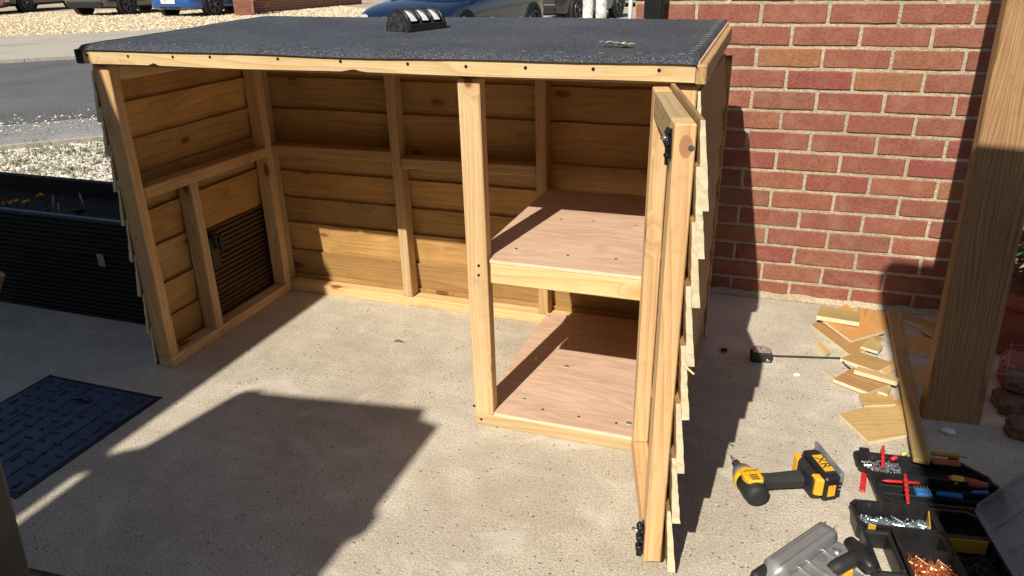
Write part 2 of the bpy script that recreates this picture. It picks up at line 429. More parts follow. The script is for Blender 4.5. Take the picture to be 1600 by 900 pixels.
# concrete apron round the shed
pad = [(-7, -.9), (.36, -.862), (.60, -.845), (.75, -.95), (1.0, -1.7), (1.1, -4), (6, -4), (6, 1.45), (-1.2, 1.45), (-7, 1.2)]
pd = mk('concrete_apron', [(x, y, 0.) for x, y in pad], [tuple(range(len(pad)))], CONC); tag(pd, kind='structure')

def stones(name, n, fn, mat, r0, r1, flat=.6, zoff=0.):
    vs, fs = [], []
    base = [(1, 0, 0), (-1, 0, 0), (0, 1, 0), (0, -1, 0), (0, 0, 1), (0, 0, -1)]
    tri = [(0, 2, 4), (2, 1, 4), (1, 3, 4), (3, 0, 4), (2, 0, 5), (1, 2, 5), (3, 1, 5), (0, 3, 5)]
    for i in range(n):
        x, y, z = fn(); r = random.uniform(r0, r1); a = random.random()*6.28; k = len(vs)
        ex, ey = r*random.uniform(.75, 1.3), r*random.uniform(.6, 1.); tl = random.uniform(-.4, .4)
        for bx, by, bz in base:
            px, py = bx*ex, by*ey
            vs.append((x+px*math.cos(a)-py*math.sin(a), y+px*math.sin(a)+py*math.cos(a), z+zoff+bz*r*flat+px*tl*.5))
        fs += [(k+p, k+q, k+w) for p, q, w in tri]
    return mk(name, vs, fs, mat)
def near_gravel():
    while True:
        s = random.uniform(1.2, s_edge-.07); t = random.uniform(-2.2, 2.6)
        x, y = st2xy(s, t)
        if y > 1.3: return x, y, zxy(x, y)-.006
g = stones('white_gravel', 16000, near_gravel, STONE, .011, .027); tag(g, 'loose pale stones between the planter and the tarmac footway', 'gravel', kind='stuff')
def edge_gravel():
    s = s_road0 + random.gauss(-.25, .28); t = random.uniform(-2.5, 3.5); x, y = st2xy(s, t); return x, y, zxy(x, y)+.002
g = stones('scattered_chippings', 900, edge_gravel, STONE, .007, .018); tag(g, 'pale chippings scattered along the near edge of the road', 'chippings', kind='stuff')
def far_gravel():
    s = random.uniform(s_grav+.1, s_grav+12); t = tfar+random.uniform(-9, 9); x, y = st2xy(s, t); return x, y, zxy(x, y)+.030
DS = stone_mat('drive_pebble', (.36, .27, .16), (.58, .47, .31), (.82, .70, .50))
g = stones('drive_gravel', 24000, far_gravel, DS, .022, .055); tag(g, 'yellowish loose gravel of the drive across the road', 'gravel', kind='stuff')
def corner_gravel():
    while True:
        x = random.uniform(-.1, .98); y = random.uniform(-1.9, -.86)
        if y < -.875 and not (x > .74 and y > -.95-(x-.75)*3): return x, y, -.008
g = stones('dark_gravel', 2600, corner_gravel, DSTONE, .006, .016); tag(g, 'dark shingle at the broken edge of the concrete', 'gravel', kind='stuff')
# weeds in the white gravel
vs, fs = [], []
for c in range(26):
    x0, y0, z0 = near_gravel()
    if c < 18:
        P = onz((random.uniform(0, 180), random.uniform(222, 268))); x0, y0 = P.x, P.y
    for k in range(45):
        a = random.random()*6.28; rr = abs(random.gauss(0, .07)); x, y = x0+rr*math.cos(a)*1.6, y0+rr*math.sin(a)
        h = random.uniform(.015, .04); b = random.random()*6.28; w = .004; i = len(vs)
        vs += [(x-w*math.cos(b), y-w*math.sin(b), 0), (x+w*math.cos(b), y+w*math.sin(b), 0), (x+random.gauss(0, .015), y+random.gauss(0, .015), h)]
        fs.append((i, i+1, i+2))
g = mk('weeds', vs, fs, GRASSM); tag(g, 'low green weeds growing through the white gravel', 'weeds', kind='stuff')
# specks of sawdust, grit and chips lying on the concrete
def grit():
    while True:
        x = random.uniform(.2, 2.4); y = random.uniform(-.9, 1.15)
        return x, y, .001
g = stones('grit', 420, grit, stone_mat('grit_stone', (.05, .045, .04), (.13, .11, .09), (.30, .22, .13)), .0012, .0036); tag(g, 'tiny dark grit strewn over the concrete', 'grit', kind='stuff')

# ================================================================== CANOPY (out of the frame, casts the shade)
H = 2.4
cn = empty('timber_canopy', (1.0, -3.6, 0)); tag(cn, 'timber canopy roof with open gaps standing behind the viewpoint', 'canopy')
def shp(pts): return [(x-SX*H, y-SY*H) for x, y in pts]
prism('roof_panel', shp([(-6.0, -5.6), (.222, -5.6), (.222, -.56), (.262, -.535), (.255, -.50), (.222, -.47), (.225, .75), (.200, .90), (.196, 1.5), (-6.0, 1.5)]), H, H+.03, OLDPOST, cn)  # left panel widened past its shadow line to block more sky
prism('roof_panel', shp([(.248, -5.6), (1.06, -5.6), (1.055, -.57), (1.085, -.53), (1.085, -.49), (1.066, -.46), (1.066, -.075), (1.0, -.058), (.985, .0), (.45, -.075), (.43, -.062), (.395, -.072), (.37, -.10), (.30, -.43), (.248, -.47)]), H, H+.03, OLDPOST, cn)
prism('roof_panel', shp([(2.39, -5.6), (6.2, -5.6), (6.2, 1.45), (2.43, 1.41), (2.39, 1.36), (2.378, .6)]), H, H+.03, OLDPOST, cn)
prism('roof_panel', shp([(1.075, -5.6), (2.375, -5.6), (2.37, -1.05), (1.075, -1.05)]), H, H+.03, OLDPOST, cn)  # unseen panel added to cut bounce from the sunlit ground
for x, y in ((-2.6, -5.2), (-.45, -5.2), (.4, -5.2), (2.3, -5.2), (4.6, -5.2), (-2.6, -1.6)):
    timber('post', (x, y, 0), (x, y, H), .09, .09, OLDPOST, cn, (1, 0, 0))
timber('beam', (-3.3, -5.2, H-.075), (4.8, -5.2, H-.075), .09, .15, OLDPOST, cn)
timber('beam', (-3.3, -1.6, H-.075), (-.35, -1.6, H-.075), .09, .15, OLDPOST, cn)

hs_ = empty('added_house', (0, -8.4, 0)); tag(hs_, 'unseen rendered wall added behind the viewpoint to block low sky', 'added_house')  # added out of view to block low sky and darken the shade
RENDER = plain('grey_render', (.20, .175, .15), .9, noisy=.15, nscale=6)
box('wall', (0, -8.6, 2.0), (16, .25, 4.0), RENDER, hs_, 0)
box('door', (-.4, -8.455, 1.02), (.9, .04, 2.04), BLACKDECK, hs_, .004)
box('window', (2.4, -8.46, 1.5), (1.6, .03, 1.2), CARGLASS, hs_, .004)
# ================================================================== BRICK WALL
PHI, WX, WY = .0263, 1.2765, 1.1982
cw, sw = math.cos(PHI), math.sin(PHI)
WROT = Matrix.Rotation(PHI, 4, 'Z')
def wall_u(px):
    P = onplane(px, (WX, WY, 0), (-sw, cw, 0)); return (P-Vector((WX, WY, 0))).dot(Vector((cw, sw, 0)))
def wp(u, d, z): return Vector((WX+u*cw-d*sw, WY+u*sw+d*cw, z))
u0 = wall_u((990, 30)); u1 = 2.15
ju = wall_u((1237, 57)) % .225; NC = 24
wall = mk('brick_wall', [wp(u, d, z) for z in (-.05, NC*.075-.003) for u, d in ((u0+.004, .0045), (u1, .0045), (u1, .105), (u0+.004, .105))],
          [(0, 1, 2, 3), (4, 7, 6, 5), (0, 4, 5, 1), (1, 5, 6, 2), (2, 6, 7, 3), (3, 7, 4, 0)], MORTAR)
tag(wall, 'red brick wall with sandy mortar behind the shed and the wood offcuts', 'wall')
bcache = {}
def brick_mesh(L):
    key = (round(L, 3), random.randrange(4))
    if key not in bcache:
        bm = bmesh.new(); bm_box(bm, (0, 0, 0), (L, .10, .0635), 0)
        for k in range(1, 7): bmesh.ops.bisect_plane(bm, geom=bm.verts[:]+bm.edges[:]+bm.faces[:], plane_co=(L*(k/7-.5), 0, 0), plane_no=(1, 0, 0))
        bmesh.ops.bevel(bm, geom=[e for e in bm.edges if len(e.link_faces) == 2 and e.calc_face_angle() > 1], offset=.003, segments=1, affect='EDGES', profile=.5)
        for v in bm.verts: v.co += Vector((random.uniform(-.0012, .0012), random.uniform(-.0009, .0009), random.uniform(-.0013, .0013)))
        me = bpy.data.meshes.new('brick'); bm.to_mesh(me); bm.free(); me.materials.append(BRICK); bcache[key] = me
    return bcache[key]
for j in range(NC):
    off = ju + (.1125 if (13-j) % 2 else 0)
    k = math.floor((u0-off)/.225)-1
    while off+k*.225 < u1:
        a, b = off+k*.225+.006, off+(k+1)*.225-.006; k += 1
        a, b = max(a, u0), min(b, u1)
        if b-a < .03: continue
        o = bpy.data.objects.new('brick', brick_mesh(b-a))
        place(o, wall, Matrix.Translation(wp((a+b)/2, .05+random.uniform(-.0015, .0015), j*.075+.0375-.003)) @ WROT @ Matrix.Rotation(random.uniform(-.006, .006), 4, 'Y'))
# sandy mortar fillet at the foot of the wall
vs, fs = [], []
N = 60
for i in range(N+1):
    u = u0+(u1-u0)*i/N; w = .018+.010*random.random()
    vs += [wp(u, .001, .016+.008*random.random()), wp(u, -w, .002)]
    if i: a = 2*i; fs.append((a-2, a-1, a+1, a))
o = mk('mortar_fillet', vs, fs, speckled('sandy_fillet', (.47, .395, .26), (.30, .24, .15), (.62, .54, .38), 120, .95, .006), wall)
dp = empty('downpipe', wp(wall_u((1024, 30)), -.04, 0)); tag(dp, 'black square downpipe on the end of the brick wall', 'downpipe')
box('pipe', wp(wall_u((1024, 30)), -.042, .95), (.068, .068, 1.86), BLACKIRON, dp, .006, WROT)
box('bracket', wp(wall_u((1024, 30)), -.018, 1.35), (.10, .028, .03), BLACKIRON, dp, .002, WROT)

# ================================================================== SHED
shed = empty('timber_shed', (.87, .36, 0)); tag(shed, 'half built open fronted pine shed with felt roof and open door', 'shed')
T, Q = .060, .038       # 63 x 38 mm timber
YB = .7058               # front of the back frame
# --- left frame
timber('plate', (.029, 0.0, Q/2), (.029, YB-.001, Q/2), .058, Q, PINE, shed)
timber('post', (.029, Q/2, Q+.001), (.029, Q/2, 1.000), Q, .058, PINE, shed, (1, 0, 0))
timber('stud', (.029, YB-Q/2-.001, Q+.001), (.029, YB-Q/2-.001, .955), Q, .058, PINE, shed, (1, 0, 0))
timber('rail', (.029, Q+.001, .607), (.029, YB-Q-.002, .600), .058, Q, PINE, shed)
timber('stud', (.029, .255, Q+.001), (.029, .255, .586), Q, .058, PINE, shed, (1, 0, 0))
timber('rail', (.029, Q+.001, .975), (.029, YB-Q-.002, .975), .058, Q, PINE, shed)
# --- back frame
timber('plate', (0.0, YB+.029, Q/2), (1.70, YB+.029, Q/2), .058, Q, PALE, shed)
for x, zb in ((.019, Q), (.598, Q), (1.163, Q), (1.68, Q)):
    timber('stud', (x+.006, YB+.029, zb+.001), (x-.010 if .1 < x < 1.5 else x, YB+.029, 1.005), Q, .058, PINE, shed, (0, 1, 0))
timber('rail', (.0445, YB+.029, .600), (.575, YB+.029, .606), .058, Q, PINE, shed)
timber('rail', (.617, YB+.029, .583), (1.140, YB+.029, .590), .058, Q, PINE, shed)
timber('rail', (.0, YB+.029, 1.026), (1.735, YB+.029, 1.026), .058, Q, PINE, shed)
# --- right frame
timber('plate', (1.706, .0, Q/2), (1.706, YB-.001, Q/2), .058, Q, PINE, shed)
timber('post', (1.714, .029, Q+.001), (1.714, .029, 1.000), .058, .040, PINE, shed, (1, 0, 0))
timber('stud', (1.706, YB-Q/2-.001, Q+.001), (1.706, YB-Q/2-.001, .99), Q, .058, PINE, shed, (1, 0, 0))
# --- front
timber('plate', (1.167, .029, Q/2), (1.676, .029, Q/2), .058, Q, PALE, shed)
timber('post', (1.197, Q/2, Q+.0005), (1.184, Q/2, 1.000), Q, .059, PINE, shed, (1, 0, 0), label='middle front post of the shed frame')
timber('rail', (.0, .030, 1.019), (1.735, .030, 1.019), .058, .036, PINE, shed)
# --- shelf and floor of plywood, notched round the post
def ply_sheet(name, z, lab):
    pts = [(1.2285, -.001), (1.676, -.001), (1.676, YB+.001), (1.185, YB+.001), (1.176, Q+.002), (1.2285, Q+.002)]
    c = Vector((1.43, .36, z)); ps = [(a-c.x, b-c.y) for a, b in pts]
    o = prism(name, ps, 0, .010, [PLY, END], shed, Matrix.Translation(c), 0, 1); o['label'] = lab; return o
fl = ply_sheet('floor_panel', Q+.001, 'lower plywood sheet on the bottom plates')
sh = ply_sheet('shelf', .520, 'upper plywood shelf')
timber('rail', (1.229, Q/2, .490), (1.674, Q/2, .490), Q, .0585, PALE, shed, label='front rail under the plywood shelf')
timber('rail', (1.21, Q+.003, .49), (1.21, YB-.002, .49), Q, .058, PINE, shed)
timber('rail', (1.655, Q+.003, .49), (1.655, YB-.002, .49), Q, .058, PINE, shed)
for zz, lst in ((.0492, ((1.29, .1), (1.36, .06), (1.47, .055), (1.58, .055), (1.66, .05), (1.25, .35), (1.2, .68), (1.42, .69), (1.55, .69))), (.5302, ((1.25, .62), (1.22, .4), (1.32, .39), (1.42, .40), (1.55, .39), (1.27, .1), (1.42, .09), (1.55, .10), (1.3, .68)))):
    for x, y in lst:
        bm = bmesh.new(); bmesh.ops.create_cone(bm, cap_ends=True, segments=8, radius1=.0042, radius2=.0042, depth=.0008)
        from_bm('screw_head', bm, DARKSCREW if random.random() < .7 else ZINC, fl if zz < .3 else sh, Matrix.Translation((x, y, zz)))
for x, y in ((1.36, .33), (1.615, .065)):
    bm = bmesh.new(); bmesh.ops.create_cone(bm, cap_ends=True, segments=12, radius1=.009, radius2=.008, depth=.0015)
    from_bm('washer', bm, GALV, fl, Matrix.Translation((x, y, .0497)))
def screw_at(px, y, parent, r=.0042):
    P = onplane(px, (0, y, 0), (0, 1, 0))
    bm = bmesh.new(); bmesh.ops.create_cone(bm, cap_ends=True, segments=8, radius1=r, radius2=r, depth=.0012)
    from_bm('screw_head', bm, DARKSCREW, parent, Matrix.Translation((P.x, y-.0003, P.z)) @ Matrix.Rotation(R(90), 4, 'X'))
for q in ((752, 655), (741, 634), (748, 415), (748, 430)): screw_at(q, 0, shed)

# --- feather edge boards
bcount = 0
def feather(a, u, L, n, zb, hgt, tb, tt, lap, mats, parent, rag0=False, rag1=False, name='board', label=None, hook=None):
    """a: start point on the frame face (z ignored), u along, n outward. thick at the bottom, thin on top; ends are rough sawn"""
    u, n = Vector(u).normalized(), Vector(n).normalized()
    seg = 12; vs, fs, mi = [], [], []
    nx = max(2, int(L/.06)); xs = [-L/2+L*i/nx for i in range(nx+1)]
    wav = [random.uniform(-.0016, .0016) for _ in xs]; wav2 = [random.uniform(-.0012, .0012) for _ in xs]
    def ring(x, i, rag):
        out = []
        for side in (0, 1):
            for k in range(seg+1):
                f = k/seg if side == 0 else 1-k/seg     # inner going up then outer going down
                z = hgt*f
                inner = lap*(1-f); th = tb*(1-f)+tt*f
                d = inner if side == 0 else inner+th
                if k == 0 and side == 0: z += wav[i]
                if f == 0 and side == 1: z += wav[i]
                if f == 1: z += wav2[i]
                xx = x + (random.uniform(-.0014, .0014) if rag else 0)
                dd = d + (random.uniform(-.0008, .0008) if rag else 0)
                out.append((xx, dd, z))
        return out
    m = 2*(seg+1)
    for i, x in enumerate(xs):
        vs += ring(x, i, (rag0 and i == 0) or (rag1 and i == len(xs)-1))
    for i in range(len(xs)-1):
        A, B = i*m, (i+1)*m
        for k in range(m):
            k2 = (k+1) % m; fs.append((A+k, A+k2, B+k2, B+k)); mi.append(0)
    for E_, flip in ((0, False), ((len(xs)-1)*m, True)):
        for k in range(seg):
            q = (E_+k, E_+m-1-k, E_+m-2-k, E_+k+1)
            fs.append(q if not flip else tuple(reversed(q))); mi.append(1)
    mw = Matrix.Identity(4); c = Vector((a[0], a[1], zb)) + u*(L/2)
    for i in range(3): mw[i][0], mw[i][1], mw[i][2], mw[i][3] = u[i], n[i], (0, 0, 1)[i], c[i]
    # local axes x along, y outward, z up
    o = mk(name, vs, fs, mats, parent, mw, False, mi)
    me = o.data; bm = bmesh.new(); bm.from_mesh(me); bmesh.ops.recalc_face_normals(bm, faces=bm.faces); bm.to_mesh(me); bm.free()
    if label: o['label'] = label
    return o
HB = .150
back_tops = [.985, .872, .752, .604, .503, .392, .284, .163, .055]
for z in back_tops:
    h = .172 if z > .17 else (.155 if z > .1 else .085)
    feather((-.012, YB+.0585, 0), (1, 0, 0), 1.775, (0, 1, 0), z-h, h, .014, .006, .017, [BOARD, END], shed)
left_tops = [.985, .880, .766, .655, .531, .407, .269, .148]
for z in left_tops:
    full = z > .5
    L = .766 if full else .257
    feather((-.0005, 0.002, 0), (0, 1, 0), L, (-1, 0, 0), z-HB, HB, .014, .006, .015, [BOARD, END], shed, rag0=True)
right_tops = [1.0, .885, .77, .655, .54, .425, .31, .195]
for z in right_tops:
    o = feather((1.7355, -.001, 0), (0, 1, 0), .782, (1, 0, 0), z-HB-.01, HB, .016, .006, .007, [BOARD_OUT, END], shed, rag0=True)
# --- roof
ZF, ZR = 1.048, 1.074
YF, YR = -.022, .862
ang = math.atan2(ZR-ZF, YR-YF)
roof = empty('roof', ((-.03+1.752)/2, YF, ZF), 0, shed)
bm = bmesh.new()
nx, ny = 80, 40
gv = []
for j in range(ny+1):
    row = []
    for i in range(nx+1):
        x = -.034+(1.756+.0)*i/nx*1.0172; y = YF-.008+(YR-YF+.012)*j/ny
        z = ZF+(ZR-ZF)*(y-YF)/(YR-YF)+.012+.0016*math.sin(x*5.1+y*3)+.0012*math.sin(x*11+1.3)*math.cos(y*9)+random.uniform(-.0003, .0003)
        if j == 0: z -= .0135; y += .003
        if j == 1: z -= .001
        if i in (0, nx): z -= .0135; x += .018 if i == 0 else -.018
        if i in (1, nx-1): z -= .001
        row.append(bm.verts.new((x, y, z)))
    gv.append(row)
for j in range(ny):
    for i in range(nx):
        f = bm.faces.new((gv[j][i], gv[j][i+1], gv[j+1][i+1], gv[j+1][i])); f.smooth = True
felt = from_bm('roof_felt', bm, FELT, roof)
felt['label'] = 'dark mineral felt covering the shed roof'
m_ = Matrix.Translation((.861, (YF+YR)/2+.004, (ZF+ZR)/2-.0005)) @ Matrix.Rotation(ang, 4, 'X')
box('roof_deck', (0, 0, 0), (1.752, YR-YF-.016, .009), PLY, roof, 0).matrix_basis = world_of(roof).inverted() @ m_
# fascia: split and knocked edge on the front board
bm = bmesh.new(); fn_ = 90; L0, L1 = -.002, 1.729
vs, fs = [], []
nic = [onplane((236, 97), (0, YF, 0), (0, 1, 0)).x, onplane((553, 108), (0, YF, 0), (0, 1, 0)).x]
for i in range(fn_+1):
    x = L0+(L1-L0)*i/fn_; zb_ = 1.0085+.0010*math.sin(x*9)
    if abs(x-nic[0]) < .011: zb_ += .011*(1-abs(x-nic[0])/.014)
    if abs(x-nic[1]) < .03: zb_ += .0045*(1-abs(x-nic[1])/.03)+random.uniform(0, .002)
    xc = x-(L0+L1)/2
    vs += [(xc, -.0205, zb_-1.03), (xc, -.0205, 1.0475-1.03), (xc, -.0015, 1.0475-1.03), (xc, -.0015, zb_-1.03)]
    if i:
        a = 4*i-4
        for k in range(4): fs.append((a+k, a+(k+1) % 4, a+4+(k+1) % 4, a+4+k))
fs += [(0, 3, 2, 1), (4*fn_, 4*fn_+1, 4*fn_+2, 4*fn_+3)]
fas = mk('fascia', vs, fs, PALE, roof, Matrix.Translation(((L0+L1)/2, 0, 1.03)))
fas.data.update(); bmx = bmesh.new(); bmx.from_mesh(fas.data); bmesh.ops.recalc_face_normals(bmx, faces=bmx.faces); bmx.to_mesh(fas.data); bmx.free()
fas['label'] = 'pale pine fascia board along the front of the roof, notched below'
for q in ((136, 86), (200, 88), (270, 89), (328, 89), (434, 92), (532, 96), (637, 100), (728, 104), (821, 106), (927, 108), (1030, 110)):
    P = onplane(q, (0, -.0205, 0), (0, 1, 0))
    bm = bmesh.new(); bmesh.ops.create_cone(bm, cap_ends=True, segments=8, radius1=.0044, radius2=.0044, depth=.0012)
    from_bm('screw_head', bm, DARKSCREW, fas, Matrix.Translation((P.x, -.0206, P.z)) @ Matrix.Rotation(R(90), 4, 'X'))
timber('side_batten', (1.7415, -.0205, 1.0255), (1.7415, .785, 1.049), .023, .043, PINE, roof)
timber('side_batten', (-.018, -.0205, 1.0275), (-.018, .785, 1.0505), .030, .040, BLACKDECK, roof)  # black colour stands in for shade on this batten and the felt trim
# staples through the felt
def staple(x, y, a):
    z = ZF+(ZR-ZF)*(y-YF)/(YR-YF)+.0132+.0016*math.sin(x*5.1+y*3)+.0012*math.sin(x*11+1.3)*math.cos(y*9)
    bm = bmesh.new(); bm_box(bm, (0, 0, .0008), (.014, .0032, .0022), 0)
    from_bm('staple', bm, STEEL, felt, Matrix.Translation((x, y, z)) @ Matrix.Rotation(a, 4, 'Z'))
x = .05
while x < 1.72:
    staple(x, .018+random.uniform(-.004, .004), random.uniform(-.25, .25)); x += random.uniform(.075, .1)
for i in range(17): staple(1.715-.004*random.random(), .03+i*.05, random.uniform(-.3, .3))
for i in range(16): staple(.1+i*.105, .845, random.uniform(-.3, .3))

# --- door, swung open past a right angle
dO = Vector((1.636, -.012, 0)); dd = Vector((.2437, -.9698, 0)).normalized(); dn = Vector((-dd.y, dd.x, 0))   # dn: outward (towards +x)
door = empty('door', (1.69, -.004, 0), 0, shed); door['label'] = 'narrow door of lapped boards on a pine frame, swung open'
def dp3(a, b, z): return dO + dd*a + dn*b + Vector((0, 0, z))
DL = .432; BZ, TZ = .022, .997
timber('stile', dp3(.030, Q/2, BZ+.061), dp3(.030, Q/2, TZ), .060, Q, PINE, door, dn)
timber('stile', dp3(DL-.030, Q/2, BZ), dp3(DL-.030, Q/2, TZ-.001), .060, Q, PINE, door, dn, label='free edge stile of the open door with a red knot')
timber('rail', dp3(.0, Q/2, BZ+.030), dp3(DL-.0605, Q/2, BZ+.030), Q, .060, PINE, door)
timber('rail', dp3(.0605, Q/2, TZ-.0305), dp3(DL-.0605, Q/2, TZ-.0305), Q, .058, PINE, door)
dbot = [.845, .757, .658, .534, .41, .282, .154, .016]
for i, z in enumerate(dbot):
    ex = .020+random.uniform(-.004, .005)
    a = dp3(-.004, Q+.0008, 0)
    h = .168 if i else .162
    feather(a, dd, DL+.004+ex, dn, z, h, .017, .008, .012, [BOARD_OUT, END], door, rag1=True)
timber('splinter', dp3(DL+.020, .048, .535), dp3(DL+.03, .066, .522), .0012, .0012, END, door)
# door bolts on the inner face
def bolt(a, z, ang_, sc=1.):
    b_ = empty('bolt', dp3(a, -.002, z), 0, door)
    fr = frame((0, 0, 1), -dn); fr.translation = dp3(a, -.002, z)
    fr = fr @ Matrix.Rotation(ang_, 4, 'Z') @ Matrix.Diagonal((sc, sc, sc, 1))
    bm = bmesh.new(); bm_box(bm, (0, 0, 0), (.075, .030, .003), .001); from_bm('bolt_plate', bm, BLACKIRON, b_, fr)
    bm = bmesh.new()
    for k in (-.028, 0, .028): bm_box(bm, (k, 0, .008), (.012, .020, .014), .003)
    from_bm('bolt_keep', bm, BLACKIRON, b_, fr)
    bm = bmesh.new(); bm_tube(bm, [(-.052, 0, .008), (.04, 0, .008)], .0048, 10); from_bm('bolt_bar', bm, BLACKIRON, b_, fr)
    bm = bmesh.new(); bm_tube(bm, [(.014, 0, .010), (.014, .012, .022)], .004, 8); from_bm('bolt_knob', bm, STEEL, b_, fr)
bolt(DL-.032, .955, R(12), .72); bolt(DL-.03, .066, R(0))
P = dp3(DL, .030, .955)
bm = bmesh.new(); bmesh.ops.create_cone(bm, cap_ends=True, segments=10, radius1=.0055, radius2=.0055, depth=.003)
from_bm('screw_head', bm, STEEL, door, Matrix.Translation(P) @ dd.to_track_quat('Z', 'Y').to_matrix().to_4x4())
bm = bmesh.new(); bmesh.ops.create_cone(bm, cap_ends=True, segments=14, radius1=.0165, radius2=.0165, depth=.0008)
kn_ = NT('red_knot', .6, .25); vk_ = kn_.coords(rnd=False); ln_ = kn_.n('ShaderNodeVectorMath', operation='LENGTH'); kn_.l(vk_, ln_.inputs[0])
rr_ = kn_.math('ADD', kn_.math('MULTIPLY', ln_.outputs['Value'], 330.), kn_.math('MULTIPLY', kn_.noise(vk_, 120, 3), 1.6))
kn_.col(kn_.mix(kn_.ramp(ln_.outputs['Value'], [(.011, 0.), (.0172, .75)]), kn_.ramp(kn_.math('FRACT', rr_), [(0, (.40, .19, .10)), (.7, (.52, .26, .14)), (1, (.30, .12, .06))]), (.50, .30, .13))); mk_ = kn_.m
from_bm('knot', bm, mk_, door, Matrix.Translation(dp3(DL+.0002, .021, .958)) @ dd.to_track_quat('Z', 'Y').to_matrix().to_4x4() @ Matrix.Diagonal((.72, 1.25, 1, 1)))

# ================================================================== PLANTER of ribbed decking
pl = empty('deck_planter', (-.9, .45, 0)); tag(pl, 'long raised planter of black stained ribbed decking boards left of the shed', 'planter')
def deck_board(name, a, u, L, n, z0, h, mat, parent):
    """board with milled grooves on its outer face"""
    g = 7; prof = [(0, 0)]
    for k in range(g):
        zz = h*(k+.08)/g; z2 = h*(k+.62)/g; z3 = h*(k+.72)/g; z4 = h*(k+.98)/g
        prof += [(.022, zz), (.022, z2), (.0135, z3), (.0135, z4)]
    prof += [(0, h)]
    vs, fs = [], []; m = len(prof)
    for x in (-L/2, L/2): vs += [(x, d, z) for d, z in prof]
    fs += [(k, (k+1) % m, m+(k+1) % m, m+k) for k in range(m)] + [tuple(range(m)), tuple(reversed(range(m, 2*m)))]
    u, n = Vector(u).normalized(), Vector(n).normalized(); c = Vector((a[0], a[1], z0)) + u*(L/2)
    mw = Matrix.Identity(4)
    for i in range(3): mw[i][0], mw[i][1], mw[i][2], mw[i][3] = u[i], n[i], (0, 0, 1)[i], c[i]
    o = mk(name, vs, fs, mat, parent, mw)
    bm = bmesh.new(); bm.from_mesh(o.data); bmesh.ops.recalc_face_normals(bm, faces=bm.faces); bm.to_mesh(o.data); bm.free()
    return o
PX0, PX1, PY0, PY1 = -3.2, -.018, .262, .735
for k in range(3):
    z0 = .004+k*.1335
    deck_board('deck_board', (PX0, PY0, 0), (1, 0, 0), PX1-PX0-.012, (0, -1, 0), z0, .130, BLACKDECK, pl)
    deck_board('deck_board', (PX0, PY1-.022, 0), (1, 0, 0), PX1-PX0, (0, 1, 0), z0, .130, BLACKDECK, pl)
    deck_board('deck_board', (PX1-.022+.0005, PY0-.02, 0), (0, 1, 0), PY1-PY0+.02, (1, 0, 0), z0, .130, BOUNCEDECK, pl)
    o = timber('lining', (PX0, PY1-.030, z0+.065), (PX1-.03, PY1-.030, z0+.065), .012, .128, BLACKDECK, pl)
timber('rim', (PX0, PY0-.012, .411), (PX1-.03, PY0-.012, .411), .022, .012, plain('rim_paint', (.055, .06, .075), .5, noisy=.3), pl)
soilm = mk('soil', [(PX0, PY0+.001, .33), (PX1-.024, PY0+.001, .33), (PX1-.024, PY1-.037, .33), (PX0, PY1-.037, .33)], [(0, 1, 2, 3)], speckled('compost', (.022, .017, .013), (.008, .006, .005), (.06, .05, .04), 60, .95, .01), pl)
P = onplane((158, 407), (0, PY0-.0225, 0), (0, 1, 0))
box('metal_plate', P, (.032, .003, .050), GALV, pl, .001)
box('latch_plate', (.0055, .352, .30), (.006, .042, .125), BLACKIRON, pl, .002)
bm = bmesh.new(); bm_tube(bm, [(.006, .335, .36), (.022, .345, .362), (.026, .365, .355), (.024, .368, .30)], .009, 8); from_bm('latch_hook', bm, BLACKIRON, pl)
# plants in it
def leafquad(vs, fs, p, d, L, w, droop=.3):
    d = Vector(d).normalized(); s = d.cross(Vector((0, 0, 1)))
    s = s.normalized() if s.length > 1e-3 else Vector((1, 0, 0))
    p = Vector(p); i = len(vs); mid = p+d*L*.5; tip = p+d*L-Vector((0, 0, droop*L))
    vs += [p, mid+s*w, tip, mid-s*w]; fs.append((i, i+1, i+2, i+3))
def plant(name, loc, n, L, w, h, mat, lab, cat, stalk=True):
    r = empty(name, loc); tag(r, lab, cat, None)
    vs, fs = [], []
    for k in range(n):
        a = random.random()*6.28; e = random.uniform(.1, 1.2); z = random.uniform(0, h)
        leafquad(vs, fs, (random.gauss(0, .006), random.gauss(0, .006), z), (math.cos(a)*math.cos(e), math.sin(a)*math.cos(e), math.sin(e)), L*random.uniform(.6, 1.2), w)
    mk('leaves', vs, fs, mat, r, Matrix.Translation(loc))
    if stalk:
        bm = bmesh.new(); bm_tube(bm, [(0, 0, -.01), (.004, .003, h)], .0025, 6); from_bm('stem', bm, mat, r, Matrix.Translation(loc))
    return r
P = onz((124, 345), .335); plant('herb_plant', (P.x, P.y, .33), 26, .05, .012, .05, LEAF, 'green leafy seedling near the right end of the black planter', 'plant')
P = onz((76, 330), .335); plant('seedling', (P.x, P.y, .33), 10, .03, .008, .02, LEAF, 'small dark seedling left of the canes in the black planter', 'plant')
